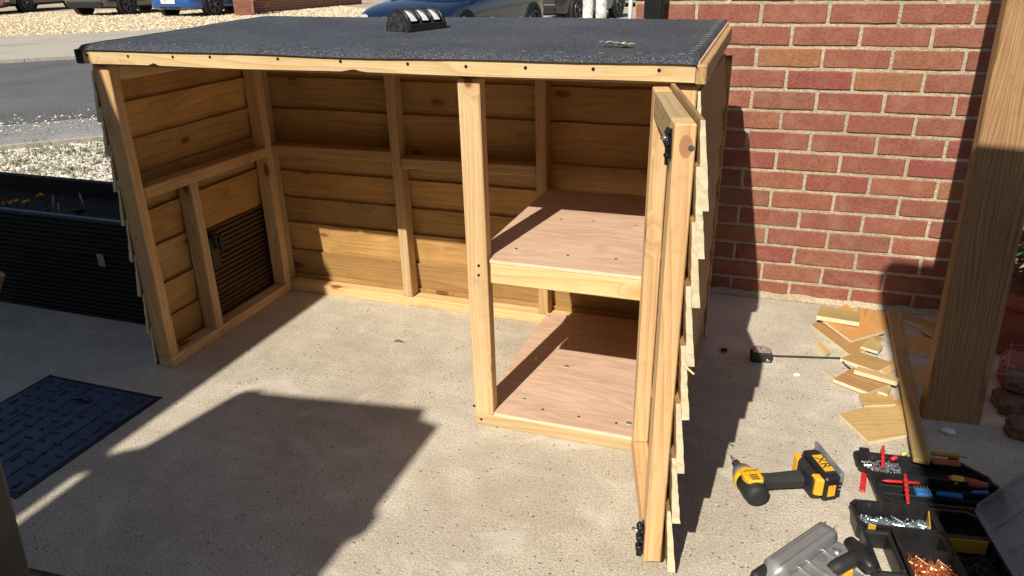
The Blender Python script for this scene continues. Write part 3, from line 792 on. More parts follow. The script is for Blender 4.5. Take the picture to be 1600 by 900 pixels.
for q, lab in (((11, 322), 'orange flower at the left edge of the black planter'), ((24, 318), 'orange flower second from the left in the black planter'), ((42, 320), 'orange flower third from the left in the black planter'), ((64, 310), 'yellowish flower nearest the canes in the black planter')):
    P = onz(q, .36); r = empty('flower', (P.x, P.y, .33)); tag(r, lab, 'flower', 'flowers in the black planter')
    vs, fs = [], []
    for k in range(12):
        a = k/12*6.28+random.uniform(-.2, .2); e = random.uniform(.2, 1.1)
        leafquad(vs, fs, (0, 0, .036), (math.cos(a)*math.cos(e), math.sin(a)*math.cos(e), math.sin(e)), .022, .009, .1)
    mk('petals', vs, fs, ORFLOWER, r, Matrix.Translation((P.x, P.y, .33)))
    bm = bmesh.new(); bm_tube(bm, [(0, 0, 0), (.003, 0, .036)], .002, 6); from_bm('stem', bm, LEAF, r, Matrix.Translation((P.x, P.y, .33)))
for q, q2, lab in (((84, 342), (83, 306), 'tall pale cane standing left in the planter'), ((93, 343), (91, 318), 'short pale cane beside the tall one in the planter'), ((133, 330), (124, 302), 'thin pale cane above the leafy seedling in the planter')):
    A = onz(q, .33); B = onplane(q2, A, (0, 1, 0))
    tag(tube('garden_cane', [A, B], .0035, plain('cane', (.36, .31, .22), .7), None, 6), lab, 'cane', 'canes in the planter')
# wooden stub poking in at the left
A = onz((-6, 432), .2)
o = timber('timber_stub', A+Vector((-.12, -.02, -.2)), A+Vector((.015, .004, .01)), .035, .03, PINE); tag(o, 'short end of a pale timber at the left picture edge by the planter', 'timber')

# ================================================================== UTILITY COVER
ca, cb, cc = onz((85, 587), .0), onz((237, 630), 0.), onz((20, 775), 0.)
cx0, cx1, cy1, cy0 = -.297, .148, -.182, -.672
man = empty('drain_cover', ((cx0+cx1)/2, (cy0+cy1)/2, 0)); tag(man, 'blue grey steel inspection cover with raised bars set in the concrete', 'cover')
box('cover_plate', ((cx0+cx1)/2, (cy0+cy1)/2, .003), (cx1-cx0, cy1-cy0, .006), IRON, man, .001)
bm = bmesh.new()
for d_ in ((cx0-.008, (cy0+cy1)/2, .008, cy1-cy0+.03), (cx1+.008, (cy0+cy1)/2, .008, cy1-cy0+.03), ((cx0+cx1)/2, cy0-.008, cx1-cx0+.008, .008), ((cx0+cx1)/2, cy1+.008, cx1-cx0+.008, .008)):
    bm_box(bm, (d_[0], d_[1], .002), (d_[2], d_[3], .004), 0)
from_bm('cover_frame', bm, BLACKIRON, man)
mb = bpy.data.meshes.new('raised_bar'); bm = bmesh.new(); bm_box(bm, (0, 0, 0), (.032, .006, .006), .002); bm.to_mesh(mb); bm.free(); mb.materials.append(IRON)
mb2 = bpy.data.meshes.new('raised_bar'); bm = bmesh.new(); bm_box(bm, (0, 0, 0), (.010, .011, .007), .002); bm.to_mesh(mb2); bm.free(); mb2.materials.append(IRON)
for i in range(8):
    for j in range(11):
        x = cx0+.03+(cx1-cx0-.06)*i/7; y = cy0+.025+(cy1-cy0-.05)*j/10
        if (i in (4, 5)) and j in (8, 9): continue
        if 1 <= i <= 2 and 3 <= j <= 4: continue
        o = bpy.data.objects.new('raised_bar', mb if (i+j) % 3 else mb2)
        place(o, man, Matrix.Translation((x, y, .008)) @ Matrix.Rotation(R(90) if (i+j) % 2 else 0, 4, 'Z'))
for x in (cx0+.11, cx0+.2, cx0+.29, cx0+.36):
    bm = bmesh.new(); bm_box(bm, (x, (cy0+cy1)/2, .0068), (.004, cy1-cy0-.02, .002), 0); from_bm('raised_line', bm, IRON, man)
bm = bmesh.new(); bm_box(bm, (cx0+.095, cy0+.17, .0075), (.095, .075, .004), .001); from_bm('name_plate', bm, IRON, man)
bm = bmesh.new(); bmesh.ops.create_uvsphere(bm, u_segments=16, v_segments=8, radius=.03); bmesh.ops.scale(bm, vec=(1.2, .75, .12), verts=bm.verts)
P = onz((128, 626), .006); from_bm('lifting_eye', bm, BLACKIRON, man, Matrix.Translation((P.x, P.y, .006)))
bm = bmesh.new(); bm_tube(bm, [(-.033, 0, 0), (0, .003, .004), (.033, 0, 0)], .006, 8); from_bm('lifting_bar', bm, IRON, man, Matrix.Translation((P.x, P.y, .010)))

# ================================================================== grey post at the left corner
A = onz((74, 1010), 0.)
B = onplane((-9, 690), A+Vector((0, .02, 0)), (0, 1, 0))
axis = (B-A).normalized()
gp = empty('leaning_post', A+Vector((-.05, -.03, 0))); tag(gp, 'grey brown post at the lower left corner of the picture', 'post')
off = Vector((-.045, -.03, 0))
timber('shaft', A+off-axis*.02, A+off+axis*.60, .085, .085, GREYPOST, gp, (0, 1, 0), .012)
timber('cap', A+off+axis*.60, A+off+axis*.612, .094, .094, GREYPOST, gp, (0, 1, 0), .003)

# ================================================================== LEANING PLANK at the right
pa, pb = Vector((2.424, .42, 0)), Vector((2.456, .67, 1.0))
pk_dir = (pb-pa).normalized()
wdir = Vector((1, .10, 0)); wdir = (wdir-wdir.dot(pk_dir)*pk_dir).normalized(); tdir = pk_dir.cross(wdir)
tdir = tdir if tdir.y > 0 else -tdir
a = pa + wdir*.078 + tdir*.024 - pk_dir*.0
b = a + pk_dir*1.9
m = Matrix.Identity(4)
L = (b-a).length
for i in range(3): m[i][0], m[i][1], m[i][2], m[i][3] = pk_dir[i], wdir[i], tdir[i], ((a+b)/2)[i]
bm = bmesh.new(); bm_box(bm, (0, 0, 0), (L, .155, .045), .003)
lpk = from_bm('leaning_plank', bm, OLDPOST, None, m); tag(lpk, 'wide brown plank leaning back at the right, sunlit above and shaded below', 'plank')

# ================================================================== WOOD OFFCUTS on the concrete
offg = 'wood offcuts by the brick wall'
def offcut(pxs, z, th, lab, tilt=None, mat=OFFCUT, name='board_offcut', cat='offcut', grain=None):
    th += .0005
    ps = [onz(q, z+th) for q in pxs]
    if tilt:
        for k, dz in tilt.items(): ps[k] = onz(pxs[k], z+th+dz)
    c = sum(ps, Vector())/len(ps)
    # local x along the longest edge
    es = [(ps[(i+1) % len(ps)]-ps[i]) for i in range(len(ps))]; e = max(es, key=lambda v: v.length) if grain is None else es[grain]
    nrm = (ps[1]-ps[0]).cross(ps[2]-ps[0]).normalized()
    nrm = nrm if nrm.z > 0 else -nrm
    fr = frame(e, nrm); fr.translation = c
    inv = fr.inverted(); lp = [inv @ p for p in ps]
    if ((lp[1]-lp[0]).cross(lp[2]-lp[0])).z < 0: lp.reverse()
    n = len(lp)
    vs = [(p.x, p.y, p.z) for p in lp] + [(p.x, p.y, p.z-th) for p in lp]
    fs = [tuple(range(n)), tuple(reversed(range(n, 2*n)))] + [(i, n+i, n+(i+1) % n, (i+1) % n) for i in range(n)]
    mi = [0, 0]
    for i in range(n):
        mi.append(1)
    o = mk(name, vs, fs, [mat, END], None, fr, False, mi); tag(o, lab, cat, offg); return o
offcut([(1268, 508), (1290, 492), (1382, 528), (1350, 548), (1327, 553)], .001, .010, 'reddish board offcut lying lowest in the pile below the top block', mat=OFFRED)
offcut([(1340, 480), (1345, 492), (1384, 520), (1384, 488)], .001, .010, 'orange offcut at the back of the pile against the wall foot', mat=OFFRED)
offcut([(1281, 496), (1322, 475), (1383, 517), (1330, 532)], .013, .010, 'orange diamond shaped board offcut under the yellow block', {0: .004}, mat=OFFRED)
offcut([(1345, 541), (1362, 526), (1380, 541), (1372, 549)], .010, .010, 'small pale offcut at the front tip of the diamond offcut')
offcut([(1276, 493), (1282, 477), (1345, 488), (1343, 504)], .028, .016, 'yellowish short block on top of the offcut pile')
offcut([(1313, 560), (1340, 549), (1397, 567), (1370, 580)], .002, .012, 'yellow olive offcut touching the end of the tape')
offcut([(1372, 574), (1396, 560), (1402, 575), (1385, 585)], .001, .009, 'small olive offcut beside the long batten')
offcut([(1302, 592), (1333, 574), (1392, 600), (1356, 613)], .004, .012, 'reddish offcut with pale sawn edge in the middle of the scatter', mat=OFFRED)
offcut([(1335, 578), (1341, 572), (1408, 592), (1402, 597)], .020, .014, 'narrow strip offcut lying across the reddish one')
offcut([(1343, 614), (1350, 634), (1399, 632), (1395, 617)], .002, .014, 'greenish rectangular offcut above the largest one')
offcut([(1372, 611), (1384, 604), (1392, 607), (1387, 616)], .018, .008, 'tiny wedge offcut above the greenish one')
offcut([(1393, 628), (1412, 618), (1420, 630), (1405, 634)], .001, .009, 'small brown offcut under the long batten')
offcut([(1311, 646), (1352, 636), (1412, 632), (1422, 678), (1358, 690)], .001, .011, 'largest yellow board offcut in front of the pile', grain=1)
offcut([(1274, 536), (1281, 533), (1298, 549), (1292, 554)], .001, .014, 'small square stick end lying alone by the tape')
offcut([(1286, 578), (1289, 578), (1307, 591), (1303, 591)], .001, .003, 'thin splinter lying left of the reddish offcut')
offcut([(1405, 485), (1470, 508), (1472, 520), (1410, 498)], .001, .014, 'shaded pale offcut between the long batten and the plank')
offcut([(1410, 520), (1462, 530), (1458, 556), (1418, 545)], .001, .012, 'dark shaded offcut behind the plank')
offcut([(1424, 570), (1450, 575), (1445, 600), (1428, 596)], .001, .010, 'shaded square offcut between the long batten and the plank')
offcut([(1440, 505), (1460, 516), (1458, 524), (1442, 514)], .018, .010, 'little shaded offcut on top beside the plank')
# long batten
A, B = onz((1395, 487), .03), onz((1440, 722), .035)
o = timber('long_batten', A, B, .040, .013, OFFCUT); tag(o, 'long narrow batten lying over the offcuts and the tool case', 'batten')

# ================================================================== TAPE MEASURE
c = onz((1187, 562), .0); tm = empty('tape_measure', (c.x, c.y, 0), R(15)); tag(tm, 'small grey and black tape measure with its blade pulled out', 'tape measure')
mwt = Matrix.Translation((c.x, c.y, 0)) @ Matrix.Rotation(R(14), 4, 'Z')
pts = [(-.034, -.022), (.034, -.026), (.036, .014), (.024, .028), (.004, .033), (-.018, .028), (-.033, .012)]
prism('body', pts, .001, .037, BLKRUB, tm, mwt, .003)
prism('shell', [(x*.86, y*.86) for x, y in pts], .0372, .0405, plain('shell_grey', (.33, .25, .22), .35, .2), tm, mwt, .001)
prism('label_plate', [(-.016, -.008), (.016, -.008), (.016, .012), (-.016, .012)], .0407, .0416, plain('tape_label', (.42, .30, .25), .5), tm, mwt)
text_obj('marking', '5', .02, BLKPL, tm, mwt @ Matrix.Translation((0, .002, .0419)))
bm = bmesh.new(); bm_tube(bm, [(.010, -.0262, .014), (.026, -.0275, .014)], .006, 8); from_bm('thumb_lock', bm, CHROME, tm, mwt)
A = mwt @ Vector((.032, .018, .003)); B = onz((1312, 561), .003); C2 = onz((1331, 580), .004)
vs, fs = [], []
path = [A.lerp(B, i/10) for i in range(11)] + [B.lerp(C2, .5)+Vector((-.002, -.006, 0)), C2]
for i, p_ in enumerate(path):
    vs += [p_, p_+Vector((0, .001, .0065))]
    if i: k = 2*i; fs.append((k-2, k, k+1, k-1))
o = mk('blade', vs, fs, plain('tape_blade', (.035, .035, .035), .5), tm)
sm = o.modifiers.new('thick', 'SOLIDIFY'); sm.thickness = .0008
# stray bits
for q, lab, mt in (((622, 533), 'curled brown leaf lying on the sunny concrete inside the shed', DRYLEAF),):
    P = onz(q, .004); vs, fs = [], []
    r = tag(empty('dry_leaf', P), lab, 'leaf')
    for k in range(5):
        leafquad(vs, fs, (-.02+k*.008, random.uniform(-.003, .003), .004*math.sin(k*1.3)), (1, random.uniform(-.25, .6), .3), .022, .0065, .3)
    mk('blade', vs, fs, mt, r, Matrix.Translation(P) @ Matrix.Rotation(.2, 4, 'Z'))
P = onz((962, 73), 1.068); r = tag(empty('leaf_sprig', P), 'small pale green leaf sprig lying on the roof felt', 'leaf'); vs, fs = [], []
for k in range(11):
    a_ = random.uniform(-.7, .7)+(math.pi if k > 7 else 0); leafquad(vs, fs, (random.uniform(-.02, .02), random.uniform(-.012, .012), .003+.002*k*.3), (math.cos(a_), math.sin(a_), .25), .03, .006, .2)
mk('leaves', vs, fs, PALELEAF, r, Matrix.Translation(P))
P = onz((1245, 585), .004)
tag(prism('plastic_flake', [(P.x-.012, P.y-.006), (P.x+.008, P.y-.009), (P.x+.013, P.y+.004), (P.x-.004, P.y+.009)], .001, .006, WHITEP, None, None, .0015), 'small white flake on the concrete below the tape blade', 'flake')
P = onz((1482, 675), .004); bm = bmesh.new(); bmesh.ops.create_icosphere(bm, subdivisions=2, radius=.014)
for v in bm.verts: v.co = Vector((v.co.x*1.3, v.co.y, v.co.z*.6))+Vector((random.gauss(0, .001), random.gauss(0, .001), 0))
tag(from_bm('pebble', bm, STONE, None, Matrix.Translation((P.x, P.y, .007))), 'single pale pebble in the shade at the foot of the plank', 'pebble')
P = onz((1131, 548), .003); vs, fs = [], []
r = tag(empty('dead_leaf', P), 'dark dead leaf in the shadow beside the door', 'leaf')
for k in range(6):
    a_ = k*1.05; leafquad(vs, fs, (0, 0, .002), (math.cos(a_), math.sin(a_), .4), .018, .006, .3)
mk('blade', vs, fs, stone_mat('dead_leaf_m', (.03, .02, .015), (.05, .03, .02), (.06, .04, .03)), r, Matrix.Translation(P))

# ================================================================== ROOF LAMP (half round solar lantern)
c = onz((640, 56), 1.066)
lm_ = empty('solar_lantern', (c.x, c.y, 1.066)); tag(lm_, 'black half round solar lantern with white panes on the roof', 'lantern')
LA = R(66)
mwl = Matrix.Translation((.826, .475, 1.0735)) @ Matrix.Rotation(LA, 4, 'Z')     # local x: lantern axis, y across
rl, hl = .056, .066; Ll = .15
def arc(r, k, n=12): return (r*math.cos(math.pi*k/n), r*1.12*math.sin(math.pi*k/n))
def half_disc(x0, x1, r, mat, nm):
    vs = [(x, *arc(r, k)) for x in (x0, x1) for k in range(13)]
    fs = [tuple(range(13)), tuple(reversed(range(13, 26)))] + [(k, k+13, k+14, k+1) for k in range(12)] + [(12, 25, 13, 0)]
    return mk(nm, vs, fs, mat, lm_, mwl)
half_disc(-Ll/2, -Ll/2+.006, rl, BLKPL, 'end_cap'); half_disc(Ll/2-.006, Ll/2, rl, BLKPL, 'end_cap')
half_disc(-Ll/2-.0015, -Ll/2-.0002, rl*.86, plain('dark_cell', (.03, .032, .036), .25, noisy=.8, nscale=60), 'solar_cell')
# panes between ribs
nseg = 3
for s_ in range(nseg):
    x0 = -Ll/2+.008+(Ll-.016)*s_/nseg; x1 = -Ll/2+.008+(Ll-.016)*(s_+1)/nseg-.002
    vs = [(x, *arc(rl*.93, k)) for x in (x0, x1) for k in range(2, 11)]; n9 = 9
    mk('pane', vs, [(k, k+n9, k+n9+1, k+1) for k in range(n9-1)], PANE, lm_, mwl)
bm = bmesh.new()
for s_ in range(nseg+1):
    x0 = -Ll/2+.006+(Ll-.012)*s_/nseg
    bm_tube(bm, [(x0, *arc(rl*.96, k)) for k in range(13)], .0055, 6)
for s_ in range(nseg):
    x0 = -Ll/2+.006+(Ll-.012)*s_/nseg; x1 = x0+(Ll-.012)/nseg
    bm_tube(bm, [(x0+(x1-x0)*k/12, *arc(rl*.965, k)) for k in range(2, 11)], .0042, 6)
from_bm('ribs', bm, BLKPL, lm_, mwl)
bm = bmesh.new()
for sgn in (-1, 1): bm_box(bm, (0, sgn*rl*.96, .011), (Ll-.004, .008, .022), .001)
bm_box(bm, (0, 0, .002), (Ll, 2*rl+.004, .006), .001)
from_bm('base_rim', bm, BLKPL, lm_, mwl)

# ================================================================== IMPACT DRIVER
c = onz((1187, 752), .0)
dr = empty('impact_driver', (2.0, -.07, 0)); tag(dr, 'yellow and black cordless impact driver lying on its side', 'driver')
nose, rear = onz((1156, 733), .034), onz((1186, 778), .034)
ax = (nose-rear); ax.z = 0; ax.normalize()
hx = Vector((-ax.y, ax.x, 0)); 
bat = onz((1268, 742), .034)
if hx.dot(bat-nose) < 0: hx = -hx
m = Matrix.Identity(4)
mid = (nose+rear)/2
for i in range(3): m[i][0], m[i][1], m[i][2], m[i][3] = hx[i], ax[i], (0, 0, 1)[i], (mid.x, mid.y, 0)[i]
flip = m.to_3x3().determinant() < 0      # local x: along the handle, y: towards the bit, z: up
def lathe(name, prof, mat, parent, mw, n=20, zc=.034, sq=1.):
    vs, fs = [], []
    for y, r in prof:
        for k in range(n):
            a_ = 2*math.pi*k/n; vs.append((r*math.cos(a_), y, zc+r*math.sin(a_)*sq))
    for i in range(len(prof)-1):
        for k in range(n): fs.append((i*n+k, i*n+(k+1) % n, (i+1)*n+(k+1) % n, (i+1)*n+k))
    fs += [tuple(range(n)), tuple(reversed(range((len(prof)-1)*n, len(prof)*n)))]
    o = mk(name, vs, fs, mat, parent, mw, True)
    bm = bmesh.new(); bm.from_mesh(o.data); bmesh.ops.recalc_face_normals(bm, faces=bm.faces); bm.to_mesh(o.data); bm.free()
    return o
HLm = (nose-rear).length/2+.004
lathe('gear_case', [(HLm-.034, .0285), (HLm-.020, .027), (HLm-.008, .022), (HLm, .0135), (HLm+.010, .012)], GREYPL, dr, m)
lathe('collar', [(HLm+.010, .0105), (HLm+.024, .0105), (HLm+.026, .008)], BLKRUB, dr, m)
lathe('bit', [(HLm+.026, .0035), (HLm+.05, .003), (HLm+.056, .0015)], STEEL, dr, m, 8)
lathe('front_band', [(HLm-.054, .0318), (HLm-.036, .0318), (HLm-.033, .029)], YELPL, dr, m, sq=1.02)
lathe('motor_housing', [(-HLm, .012), (-HLm+.004, .024), (-HLm+.012, .0295), (-HLm+.03, .0315), (HLm-.054, .0312)], BLKRUB, dr, m, sq=1.02)
def slab(name, pts, z0, z1, mat, bev=.003):
    o = prism(name, pts, z0, z1, mat, dr, m, bev); return o
slab('side_panel', [(-.019, -.036), (.017, -.040), (.024, -.026), (.023, .016), (-.020, .020), (-.024, -.014)], .050, .0705, YELPL, .004)
for k in range(3): slab('vent_slot', [(-.010, -.032+k*.008), (.010, -.034+k*.008), (.010, -.030+k*.008), (-.010, -.028+k*.008)], .0706, .0711, BLKPL, 0)
text_obj('lettering', 'DEWALT', .0092, BLKPL, dr, m @ Matrix.Translation((0, .004, .0710)) @ Matrix.Rotation(R(180), 4, 'Z'))
# handle, battery
hl_ = (bat-mid).dot(hx); 
slab('handle', [(.02, -.024), (.05, -.019), (hl_-.028, -.026), (hl_-.026, .020), (.055, .017), (.022, .022)], .018, .052, BLKRUB, .009)
slab('grip_overlay', [(.030, -.017), (.052, -.014), (hl_-.036, -.016), (hl_-.036, .010), (.055, .008), (.032, .012)], .052, .0545, plain('grip_grey', (.035, .035, .036), .7), .0011)
slab('trigger', [(.022, .022), (.052, .0165), (.052, .028), (.034, .036), (.022, .036)], .024, .046, YELPL, .003)
slab('battery_foot', [(hl_-.030, -.050), (hl_-.004, -.056), (hl_-.004, .058), (hl_-.022, .056), (hl_-.030, .03)], .006, .068, BLKRUB, .006)
slab('battery', [(hl_-.003, -.062), (hl_+.040, -.058), (hl_+.044, .052), (hl_+.034, .064), (hl_-.003, .066)], .002, .074, BLKPL, .006)
slab('battery_flank', [(hl_+.003, -.045), (hl_+.035, -.042), (hl_+.037, .046), (hl_+.003, .05)], .074, .0752, BLKRUB, .0005)
slab('release_tab', [(hl_-.026, -.057), (hl_-.006, -.0635), (hl_-.006, -.034), (hl_-.026, -.030)], .022, .0715, YELPL, .003)
slab('yellow_shoulder', [(hl_-.031, .030), (hl_-.012, .042), (hl_-.012, .062), (hl_-.030, .056)], .02, .0705, YELPL, .003)
slab('yellow_label', [(hl_+.008, .034), (hl_+.034, .034), (hl_+.034, -.034), (hl_+.008, -.034)], .0753, .0758, YELPL, 0)
text_obj('lettering', 'XR', .036, BLKPL, dr, m @ Matrix.Translation((hl_+.021, .002, .0759)) @ Matrix.Rotation(R(-90), 4, 'Z'), .0002)
slab('small_label', [(hl_+.006, -.0632), (hl_+.026, -.0618), (hl_+.026, -.0605), (hl_+.006, -.0615)], .020, .052, YELPL, 0)
for k in range(4): slab('rib', [(hl_+.026, -.0622+.0), (hl_+.041, -.0605), (hl_+.041, -.0575), (hl_+.026, -.059)], .016+k*.012, .021+k*.012, BLKPL, 0)
# ================================================================== SPEED SQUARE
A, B, C_, D_ = onz((1277, 693), .004), onz((1319, 744), .004), onz((1316, 761), .004), onz((1240, 744), .004)
sq = empty('speed_square', (A+B+D_)/3); tag(sq, 'grey metal triangular square lying under the driver battery', 'square')
prism('plate', [(p_.x, p_.y) for p_ in (A, B, C_, D_)], .001, .0042, GALV, sq, None, .0006)
dv = (B-A).normalized(); nv = Vector((-dv.y, dv.x, 0))
prism('fence', [(p_.x, p_.y) for p_ in (A, B, B-nv*.010, A-nv*.010)], .0045, .013, GALV, sq, None, .001)

# ================================================================== SAW
sw_ = empty('circular_saw', (2.08, -.36, 0)); tag(sw_, 'grey metal circular saw with black handle at the bottom edge', 'saw')
A, B = onz((1218, 888), .07), onz((1292, 836), .07); sx_ = (B-A).normalized(); L = (B-A).length+.06
ms = Matrix.Identity(4); sy_ = Vector((-sx_.y, sx_.x, 0)); midp = (A+B)/2
for i in range(3): ms[i][0], ms[i][1], ms[i][2], ms[i][3] = sx_[i], sy_[i], (0, 0, 1)[i], (midp.x, midp.y, 0)[i]
def loft_bar(name, x0, x1, yc, zc, ry, rz, mat, n=14, round_=.2, pw_=.7):
    prof = []
    N_ = 12
    vs, fs = [], []
    for i in range(N_+1):
        f = i/N_; e = 1.
        if f < round_: e = math.sqrt(max(0.02, 1-(1-f/round_)**2))
        if f > 1-round_: e = math.sqrt(max(0.02, 1-(1-(1-f)/round_)**2))
        for k in range(n):
            a_ = 2*math.pi*k/n; ca_, sa_ = math.cos(a_), math.sin(a_)
            sup = lambda t: math.copysign(abs(t)**pw_, t)
            vs.append((x0+(x1-x0)*f, yc+ry*e*sup(ca_), zc+rz*e*sup(sa_)))
    for i in range(N_):
        for k in range(n): fs.append((i*n+k, i*n+(k+1) % n, (i+1)*n+(k+1) % n, (i+1)*n+k))
    fs += [tuple(range(n)), tuple(reversed(range(N_*n, N_*n+n)))]
    o = mk(name, vs, fs, mat, sw_, ms, True)
    bm = bmesh.new(); bm.from_mesh(o.data); bmesh.ops.recalc_face_normals(bm, faces=bm.faces); bm.to_mesh(o.data); bm.free()
loft_bar('blade_guard', -L/2-.01, L/2-.012, .0, .062, .026, .036, CASTAL, 24, .07, .5)
bm = bmesh.new()
for yy in (-.012, .010): bm_box(bm, (-.008, yy, .0972), (L-.035, .0025, .003), 0)
from_bm('guard_seam', bm, GREYPL, sw_, ms)
loft_bar('guard_arm', -L/2-.075, -L/2-.005, .004, .05, .010, .014, STEEL, 10)
loft_bar('rubber_end', -L/2-.04, -L/2+.016, .016, .062, .012, .020, BLKRUB, 10)
bm = bmesh.new(); bm_box(bm, (-.002, -.055, .008), (L-.02, .088, .010), .002); from_bm('base_plate', bm, CASTAL, sw_, ms)
bm = bmesh.new(); bm_box(bm, (.0, -.048, .048), (L-.04, .058, .046), .008); from_bm('gear_housing', bm, CASTAL, sw_, ms)
bm = bmesh.new()
for xx in (-.052, -.022, .034): bm_box(bm, (xx, -.048, .0725), (.006, .060, .006), .001)
from_bm('housing_rib', bm, STEEL, sw_, ms)
bm = bmesh.new(); bm_tube(bm, [(.012, -.036, .0722), (.012, -.036, .0755)], .010, 10); from_bm('adjuster', bm, GREYPL, sw_, ms)
bm = bmesh.new(); bm_tube(bm, [(.058, -.030, .06), (.058, -.052, .066)], .011, 12); from_bm('spindle', bm, STEEL, sw_, ms)
H0, H1 = onz((1295, 893), .06), onz((1345, 866), .075)
T0, T1 = onz((1327, 846), .075), onz((1362, 888), .075)
tube('handle', [H0, H0.lerp(H1, .35), H0.lerp(H1, .7), H1], [.014, .017, .016, .015], BLKRUB, sw_, 12)
dT = (T1-T0).normalized()
tube('handle_bar', [T0-dT*.006, T0, T0.lerp(T1, .3), T0.lerp(T1, .7), T1, T1+dT*.006], [.006, .014, .0175, .0175, .014, .006], BLKPL, sw_, 14)
P = onz((1323, 893), .05); box('battery_label', P, (.022, .018, .02), YELPL, sw_, .003, Matrix.Rotation(.6, 4, 'Z'))

# ================================================================== TOOL CASES
def quad_frame(pxs, z):
    """origin at first corner, local x along first edge, y towards the last corner"""
    P0, P1, P3 = onz(pxs[0], z), onz(pxs[1], z), onz(pxs[2], z)
    x = (P1-P0); L = x.length; x.normalize(); y = Vector((x.y, -x.x, 0)); W = (P3-P0).dot(y)
    mm = Matrix.Identity(4)
    for i in range(3): mm[i][0], mm[i][1], mm[i][2], mm[i][3] = x[i], y[i], (0, 0, 1)[i], (P0.x, P0.y, 0)[i]
    return mm, L, W
def tray(name, mm, L, W, H_, mat, parent, cut=(.012,)*4, wall=.004, floor=.004, z0=.001, rim=.004):
    """open tray with chamfered corners and an out-turned rim; local frame is left handed so faces are recalculated"""
    def ring(o_, z):
        c = [max(.002, k-o_*.4) for k in cut]
        return [(o_+c[0], o_, z), (L-o_-c[1], o_, z), (L-o_, o_+c[1], z), (L-o_, W-o_-c[2], z), (L-o_-c[2], W-o_, z), (o_+c[3], W-o_, z), (o_, W-o_-c[3], z), (o_, o_+c[0], z)]
    rings = [ring(.004, z0), ring(0, z0+H_-.006), ring(-rim, z0+H_-.004), ring(-rim, z0+H_), ring(wall, z0+H_), ring(wall+.003, z0+floor)]
    vs = [v for r_ in rings for v in r_]; fs = []
    for i in range(len(rings)-1):
        for k in range(8): fs.append((i*8+k, i*8+(k+1) % 8, (i+1)*8+(k+1) % 8, (i+1)*8+k))
    fs += [tuple(range(8)), tuple(range(40, 48))]
    o = mk(name, vs, fs, mat, parent, mm)
    bm = bmesh.new(); bm.from_mesh(o.data); bmesh.ops.recalc_face_normals(bm, faces=bm.faces); bm.to_mesh(o.data); bm.free()
    return o
def lbox(name, mm, c, d, mat, parent, bev=.0015, rz=0):
    bm = bmesh.new(); bm_box(bm, (0, 0, 0), d, bev)
    o = from_bm(name, bm, mat, parent, mm @ Matrix.Translation(c) @ Matrix.Rotation(rz, 4, 'Z'))
    bm = bmesh.new(); bm.from_mesh(o.data); bmesh.ops.recalc_face_normals(bm, faces=bm.faces); bm.to_mesh(o.data); bm.free()
    return o
# --- small two-leaf case with hand tools
m1, L1_, W1_ = quad_frame([(1335, 704), (1535, 728), (1350, 735)], .026)
m2, L2_, W2_ = quad_frame([(1358, 738), (1556, 757), (1372, 780)], .030)
tc = empty('tool_case', m2.translation); tag(tc, 'opened black plastic tool case holding red and blue hand tools', 'tool case')
tray('lid_tray', m1, L1_, W1_, .024, BLKPL, tc, (.008, .05, .006, .03))
tray('base_tray', m2, L2_, W2_, .030, BLKPL, tc, (.006, .006, .01, .028))
for xx in (.028, L1_-.065):
    lbox('latch', m1, (xx, -.010, .022), (.026, .016, .006), BLKPL, tc); lbox('latch_bow', m1, (xx, -.017, .026), (.026, .004, .005), BLKPL, tc)
for yy in (.35, .66): lbox('divider', m2, (L2_/2, W2_*yy, .014), (L2_-.03, .003, .020), BLKPL, tc)
lbox('hinge', m2, (L2_/2, -.004, .010), (L2_-.03, .006, .010), BLKPL, tc)
def ribbed(name, q0, q1, z0, z1, r, lab, cat):
    A, B = onz(q0, z0), onz(q1, z1); pts = []; rad = []
    for i in range(25):
        f = i/24; pts.append(A.lerp(B, f)); rad.append(r*(.75+.35*(i % 4 == 1)) if .15 < f < .85 else r*.62)
    o = tube(name, pts, rad, REDPL, None, 10); tag(o, lab, cat, 'red ribbed wall plugs on the tool case'); return o
ribbed('wall_plug', (1380, 697), (1379, 731), .036, .032, .0055, 'red ribbed plug lying across the upper leaf of the tool case', 'plug')
ribbed('wall_plug', (1414, 741), (1419, 789), .038, .038, .0058, 'red ribbed plug lying across the lower leaf of the tool case', 'plug')
A, B = onz((1351, 735), .002), onz((1347, 769), .002)
o = timber('red_strip', A+Vector((0, 0, .002)), B+Vector((0, 0, .002)), .014, .003, REDPL); tag(o, 'flat red plastic strip lying on concrete left of the tool case', 'strip')
# screwdriver, bit set, knife
A, B, C_ = onz((1483, 750), .024), onz((1504, 752), .024), onz((1553, 762), .024)
sd = empty('screwdriver', B); tag(sd, 'red and yellow handled screwdriver lying in the tool case', 'screwdriver')
tube('handle', [A, A.lerp(B, .3), B], [.010, .014, .0125], YELPL, sd, 12)
tube('grip', [B, B.lerp(C_, .4), B.lerp(C_, .8)], [.0115, .012, .008], ORANGEPL, sd, 12)
tube('end_cap', [A+(A-B)*.12, A], [.008, .0105], REDPL, sd, 12)
A, B = onz((1378, 751), .024), onz((1436, 755), .022)
o = tube('red_pencil', [A, A.lerp(B, .15), B], [.001, .004, .004], REDPL, None, 8); tag(o, 'thin red marking pencil lying in the middle of the tool case', 'pencil')
bs = empty('bit_set', onz((1435, 765), .01)); tag(bs, 'bright blue holder with a row of screwdriver bits', 'bit set')
A, B = onz((1430, 770), .018), onz((1455, 773), .018)
timber('holder', A, B, .026, .016, BLUEPL, bs)
for k in range(5):
    p_ = A.lerp(B, (k+.5)/5); q_ = p_+Vector((-.004, .022, .006))
    tube('bit', [p_, q_], [.003, .0022], STEEL, bs, 6)
A, B = onz((1462, 770), .016), onz((1504, 776), .016)
